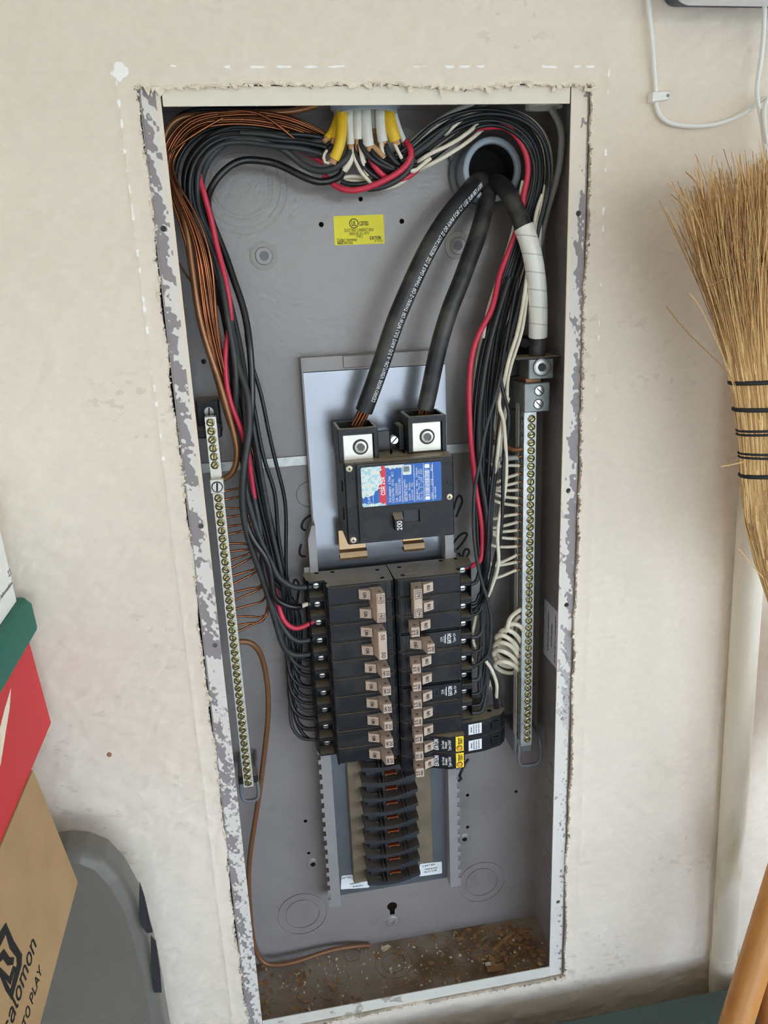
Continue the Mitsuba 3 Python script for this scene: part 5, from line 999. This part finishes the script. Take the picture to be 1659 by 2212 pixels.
# the grey rounded panel behind the brown box
ol = [at(*q, -.045) for q in ((120, 1808), (150, 1803), (190, 1806), (232, 1823), (268, 1862), (300, 1920), (322, 1990), (340, 2062), (352, 2130), (366, 2212))]
o2 = [(q[0], q[2]) for q in ol]; o2 += [(o2[-1][0] + .001, FLOOR), (-.44, FLOOR), (-.44, o2[0][1] - .003)]
og = Polygon(o2).buffer(-.012).buffer(.012)
lay = []
for dy, sh in ((0, .011), (.0022, .0055), (.006, .0018), (.012, 0), (.03, .0005)):
    g_ = og.buffer(-sh); lay += [(a_, -.068 + dy, b_) for a_, b_ in g_.exterior.coords]
single('grey_lid', 'dark grey smooth rounded plastic panel standing against the wall behind the brown box', 'plastic lid', hull(lay), 'm_grey_plastic', 40)
scene['grey_lid__panel'] = scene.pop('grey_lid')
tr = [np.array(at(*q, -.0665)) for q in ((303, 1905), (322, 1965), (337, 2030), (347, 2085), (351, 2140))]
part('grey_lid', 'dark_patch', ext_y([(at(*q, -.0665)[0], at(*q, -.0665)[2]) for q in ((302, 1902), (313, 1935), (325, 1990), (331, 2010), (318, 2012), (305, 1996), (300, 1970))], -.0686, -.0672), 'm_grey_trim', label='worn black patch along the curved edge')
part('grey_lid', 'dark_patch', ext_y([(at(*q, -.0665)[0], at(*q, -.0665)[2]) for q in ((326, 2018), (337, 2030), (346, 2090), (350, 2140), (333, 2140), (327, 2090))], -.0686, -.0672), 'm_grey_trim', label='worn black patch along the curved edge')
# dark green tote below the panel
kt = thing('storage_tote', 'dark green flat-topped storage tote below the panel, against the wall', 'storage box')
TZ = -.4735
part(kt, 'lid', cb(-.15, 1.15, -.62, -.050, TZ - .028, TZ, .004), 'm_tote')
part(kt, 'body', cb(-.11, 1.11, -.58, -.085, -1.0, TZ - .028, .01), 'm_tote')
part(kt, 'stand', cb(-.09, 1.09, -.56, -.10, FLOOR, -1.0, .006), 'm_tote')
# pipe on the wall
a, b = at(1561, 2105, -.018), at(1620, 1200, -.018); dd = (b - a) / (b - a)[2]
kp = thing('conduit_pipe', 'cream painted plastic pipe running down the wall behind the broom', 'pipe')
top = a + dd * (1.0 - a[2]); low = a + dd * (-.95 - a[2])
top = a + dd * (.30 - a[2]); part(kp, 'pipe', tube_c(np.vstack([[low, (low + top) / 2], curve([top, top + [.004, 0, .022], top + [.018, 0, .040], top + [.042, 0, .048], top + [.20, 0, .050]], .006)]), .0140, 32), 'm_pipe', 60)
lz = a + dd * (-.462 - a[2]); part(kp, 'coupling', tube_c([lz - dd * .05, lz, lz + dd * .0008], .0152, 32), 'm_pipe', 50)
# broom, bristles up
kb_ = thing('straw_broom', 'straw broom stood upside down with five black stitched bands', 'broom')
rs_ = np.random.default_rng(31)
prof_z = np.array([.020, .045, .075, .110, .159, .190, .226, .270, .330, .400])
prof_c = np.array([.339, .338, .337, .3345, .3310, .3285, .3255, .3225, .3190, .3160])
prof_h = np.array([.011, .020, .033, .042, .0465, .0500, .0560, .0680, .0860, .1040])
prof_d = np.array([.011, .0150, .0175, .0175, .0150, .0150, .0160, .0200, .0240, .0280])
BYC = -.098
def broom_pt(z, s, d):
    return np.array([np.interp(z, prof_z, prof_c) + s * np.interp(z, prof_z, prof_h), BYC + d * np.interp(z, prof_z, prof_d), z])
V, F, Cc, n0 = [], [], [], 0
tones = [c(222, 184, 126), c(204, 164, 108), c(236, 204, 150), c(180, 140, 90), c(212, 174, 116), c(158, 120, 76)]
for i in range(4600):
    s = rs_.uniform(-1, 1); rim = rs_.random() < .75
    d_ = (-1 if rs_.random() < .8 else 1) * math.sqrt(max(0, 1 - s * s)) * (rs_.uniform(.80, 1.0) if rim else rs_.uniform(0, .9))
    ztop = .405 - abs(rs_.normal()) * .03 - .035 * max(0, -s) ** 1.5 - .02 * max(0, s) ** 1.5 + rs_.normal() * .006
    z0 = .022 if rs_.random() < .75 else rs_.uniform(.05, .18)
    zz = np.linspace(z0, ztop, 9); jit = rs_.normal() * .012; jd = rs_.normal() * .10
    P = np.array([broom_pt(z, s * (1 + .03 * math.sin(z * 40 + i)), d_) for z in zz])
    g_ = np.clip((zz - .24) / .16, 0, 1) ** 1.6
    P[:, 0] += g_ * (jit + s * .004); P[:, 1] += g_ * jd * .14
    w = rs_.uniform(.0003, .00075); R_ = w * np.clip(1.15 - .75 * (zz - zz[0]) / (zz[-1] - zz[0]), .25, 1)
    m = tube_c(P, R_, 4); tone = np.array(tones[rs_.integers(6)]) * rs_.uniform(.85, 1.08)
    V.append(m.vertices); F.append(m.faces + n0); n0 += len(m.vertices); Cc.append(np.tile(tone, (len(m.vertices), 1)))
def stray(pts, y, w, tone):
    global n0
    m = tube([at(*q, y) for q in pts], w, 4, step=.01); V.append(m.vertices); F.append(m.faces + n0); n0 += len(m.vertices); Cc.append(np.tile(tone, (len(m.vertices), 1)))
for pts in ([(1442, 395), (1470, 420), (1500, 460), (1530, 560)], [(1450, 420), (1478, 448), (1505, 520), (1545, 640)], [(1482, 372), (1498, 384), (1512, 420), (1530, 470)], [(1439, 662), (1480, 712), (1530, 762), (1577, 812), (1590, 835)], [(1488, 632), (1510, 660), (1537, 715), (1560, 765), (1585, 835)], [(1556, 1008), (1580, 1004), (1606, 998)], [(1595, 1185), (1620, 1215), (1650, 1250)], [(1528, 620), (1560, 604), (1590, 590), (1612, 582)], [(1653, 1255), (1655, 1180), (1652, 1100), (1650, 1060)], [(1505, 340), (1512, 380), (1520, 430)], [(1540, 335), (1536, 370), (1534, 430), (1545, 520)]):
    stray(pts, BYC - .017, .00045, np.array(tones[rs_.integers(6)]) * .95)
part(kb_, 'bristles', trimesh.Trimesh(np.vstack(V), np.vstack(F), process=False), 'm_straw', False, kind='stuff', color=np.vstack(Cc), label='tied straw bristles')
for z, tilt, dbl in ((.2275, .03, 0), (.2040, -.02, 0), (.1855, .02, 1), (.1640, -.05, 1), (.1480, .02, 0)):
    for o_ in ((-.0016, .0016) if dbl else (0,)):
        C_ = [broom_pt(z + o_ * (1 if a_ else 1) + tilt * .03 * math.cos(a_), 1.03 * math.cos(a_), 1.08 * math.sin(a_)) for a_ in np.linspace(0, 2 * np.pi, 49)]
        part(kb_, 'stitched_band', tube_c(C_, .0010 if dbl else .0018, 6), 'm_thread', 60)
part(kb_, 'handle', tube_c([(.3400, BYC, .040), (.372, BYC - .002, -.2), (.412, BYC - .005, TZ)], .0105, 20), 'm_wood', 60)
# wooden handles at the lower right
for (p, q, r, m, lab) in (((1600, 2180, -.14), (1668, 1960, -.115), .0150, 'm_wood', 'golden brown varnished wooden handle leaning at the lower right'), ((1657, 2180, -.10), (1668, 2050, -.09), .0085, 'm_wood_dark', 'darker brown wooden handle just right of the golden one')):
    a, b = at(p[0], p[1], p[2]), at(q[0], q[1], q[2]); dd = (b - a) / (b - a)[2]
    lo, hi = a + dd * (TZ + .001 - a[2]), a + dd * (.0 - a[2])
    k = thing('wooden_handle', lab, 'handle'); part(k, 'shaft', tube_c([lo, (lo + hi) / 2, hi], r, 32), m, 60)
# white device, its bracket and cords
kd = thing('wall_device', 'white plastic device with a dark back plate fixed to the wall above the broom', 'device')
d0 = np.array([at(1488, 0, -.060)[0] + .008, 0, at(1560, 11, -.036)[2]]); dz_ = at(1490, 17, -.010)[2]; dx_ = at(1456, 5, -.028)[0]
shell = sbox(d0[0] - .008, d0[2], d0[0] + .17, d0[2] + .13).buffer(-.016).buffer(.016)
part(kd, 'shell', hull([(a_, y_, b_) for y_, sh in ((-.068, .005), (-.0655, .0012), (-.060, 0), (-.034, 0), (-.032, .001)) for a_, b_ in shell.buffer(-sh).exterior.coords]), 'm_device', 40)
bk = sbox(dx_, dz_, d0[0] + .162, d0[2] + .12).buffer(-.014).buffer(.014)
part(kd, 'back_plate', hull([(a_, y_, b_) for y_, sh in ((-.033, .003), (-.030, 0), (WY - .001, .002)) for a_, b_ in bk.buffer(-sh).exterior.coords]), 'm_device_back', 40)
cr = .0018
def cord(lab, P): 
    C_ = curve([at(px, py, y / 1000.) for px, py, y in P], .004); return single('white_cable', lab, 'cable', tube_c(C_, cr, 10), 'm_cord', 60)
cord('white cord dropping through the wall clip and curving right to the other cords', [(1398, -60, -12), (1402, 20, -11), (1409, 90, -10), (1413, 150, -9), (1417, 205, -8), (1420, 238, -8), (1436, 260, -8), (1462, 270, -8), (1500, 273, -8), (1545, 269, -9), (1585, 256, -10), (1615, 240, -12), (1638, 222, -14), (1662, 205, -16)])
cord('white cord hanging from the white device down behind the broom', [(1652, 5, -30), (1650, 60, -24), (1645, 120, -19), (1638, 165, -18), (1635, 195, -20), (1638, 225, -22), (1645, 260, -24), (1650, 300, -28), (1655, 340, -30)])
cord('short white cord bending in from the right just above the bristle tips', [(1672, 205, -14), (1660, 213, -18), (1652, 228, -24), (1650, 250, -28), (1652, 280, -30), (1656, 310, -30)])
kc = thing('cord_clip', 'small white plastic clip nailed to the wall, holding the left cord', 'clip')
e0 = at(1424, 211, -.008)
cl = Polygon([(e0[0] - .0085, e0[2] - .0042), (e0[0] + .0065, e0[2] - .0022), (e0[0] + .0088, e0[2] + .0002), (e0[0] + .0082, e0[2] + .0030), (e0[0] + .0055, e0[2] + .0044), (e0[0] - .0082, e0[2] + .0036)]).buffer(-.0008).buffer(.0008)
part(kc, 'body', hull([(a_, y_, b_) for y_, sh in ((-.0118, .0006), (-.0110, 0), (WY - .0001, 0)) for a_, b_ in cl.buffer(-sh).exterior.coords]), 'm_cord', 40)
part(kc, 'nail', lathe_y([(0, .0006), (.0012, .0005), (.0014, 0)], e0[0] + .0058, -.0118, e0[2] + .0008, 16), 'm_lug', 40)
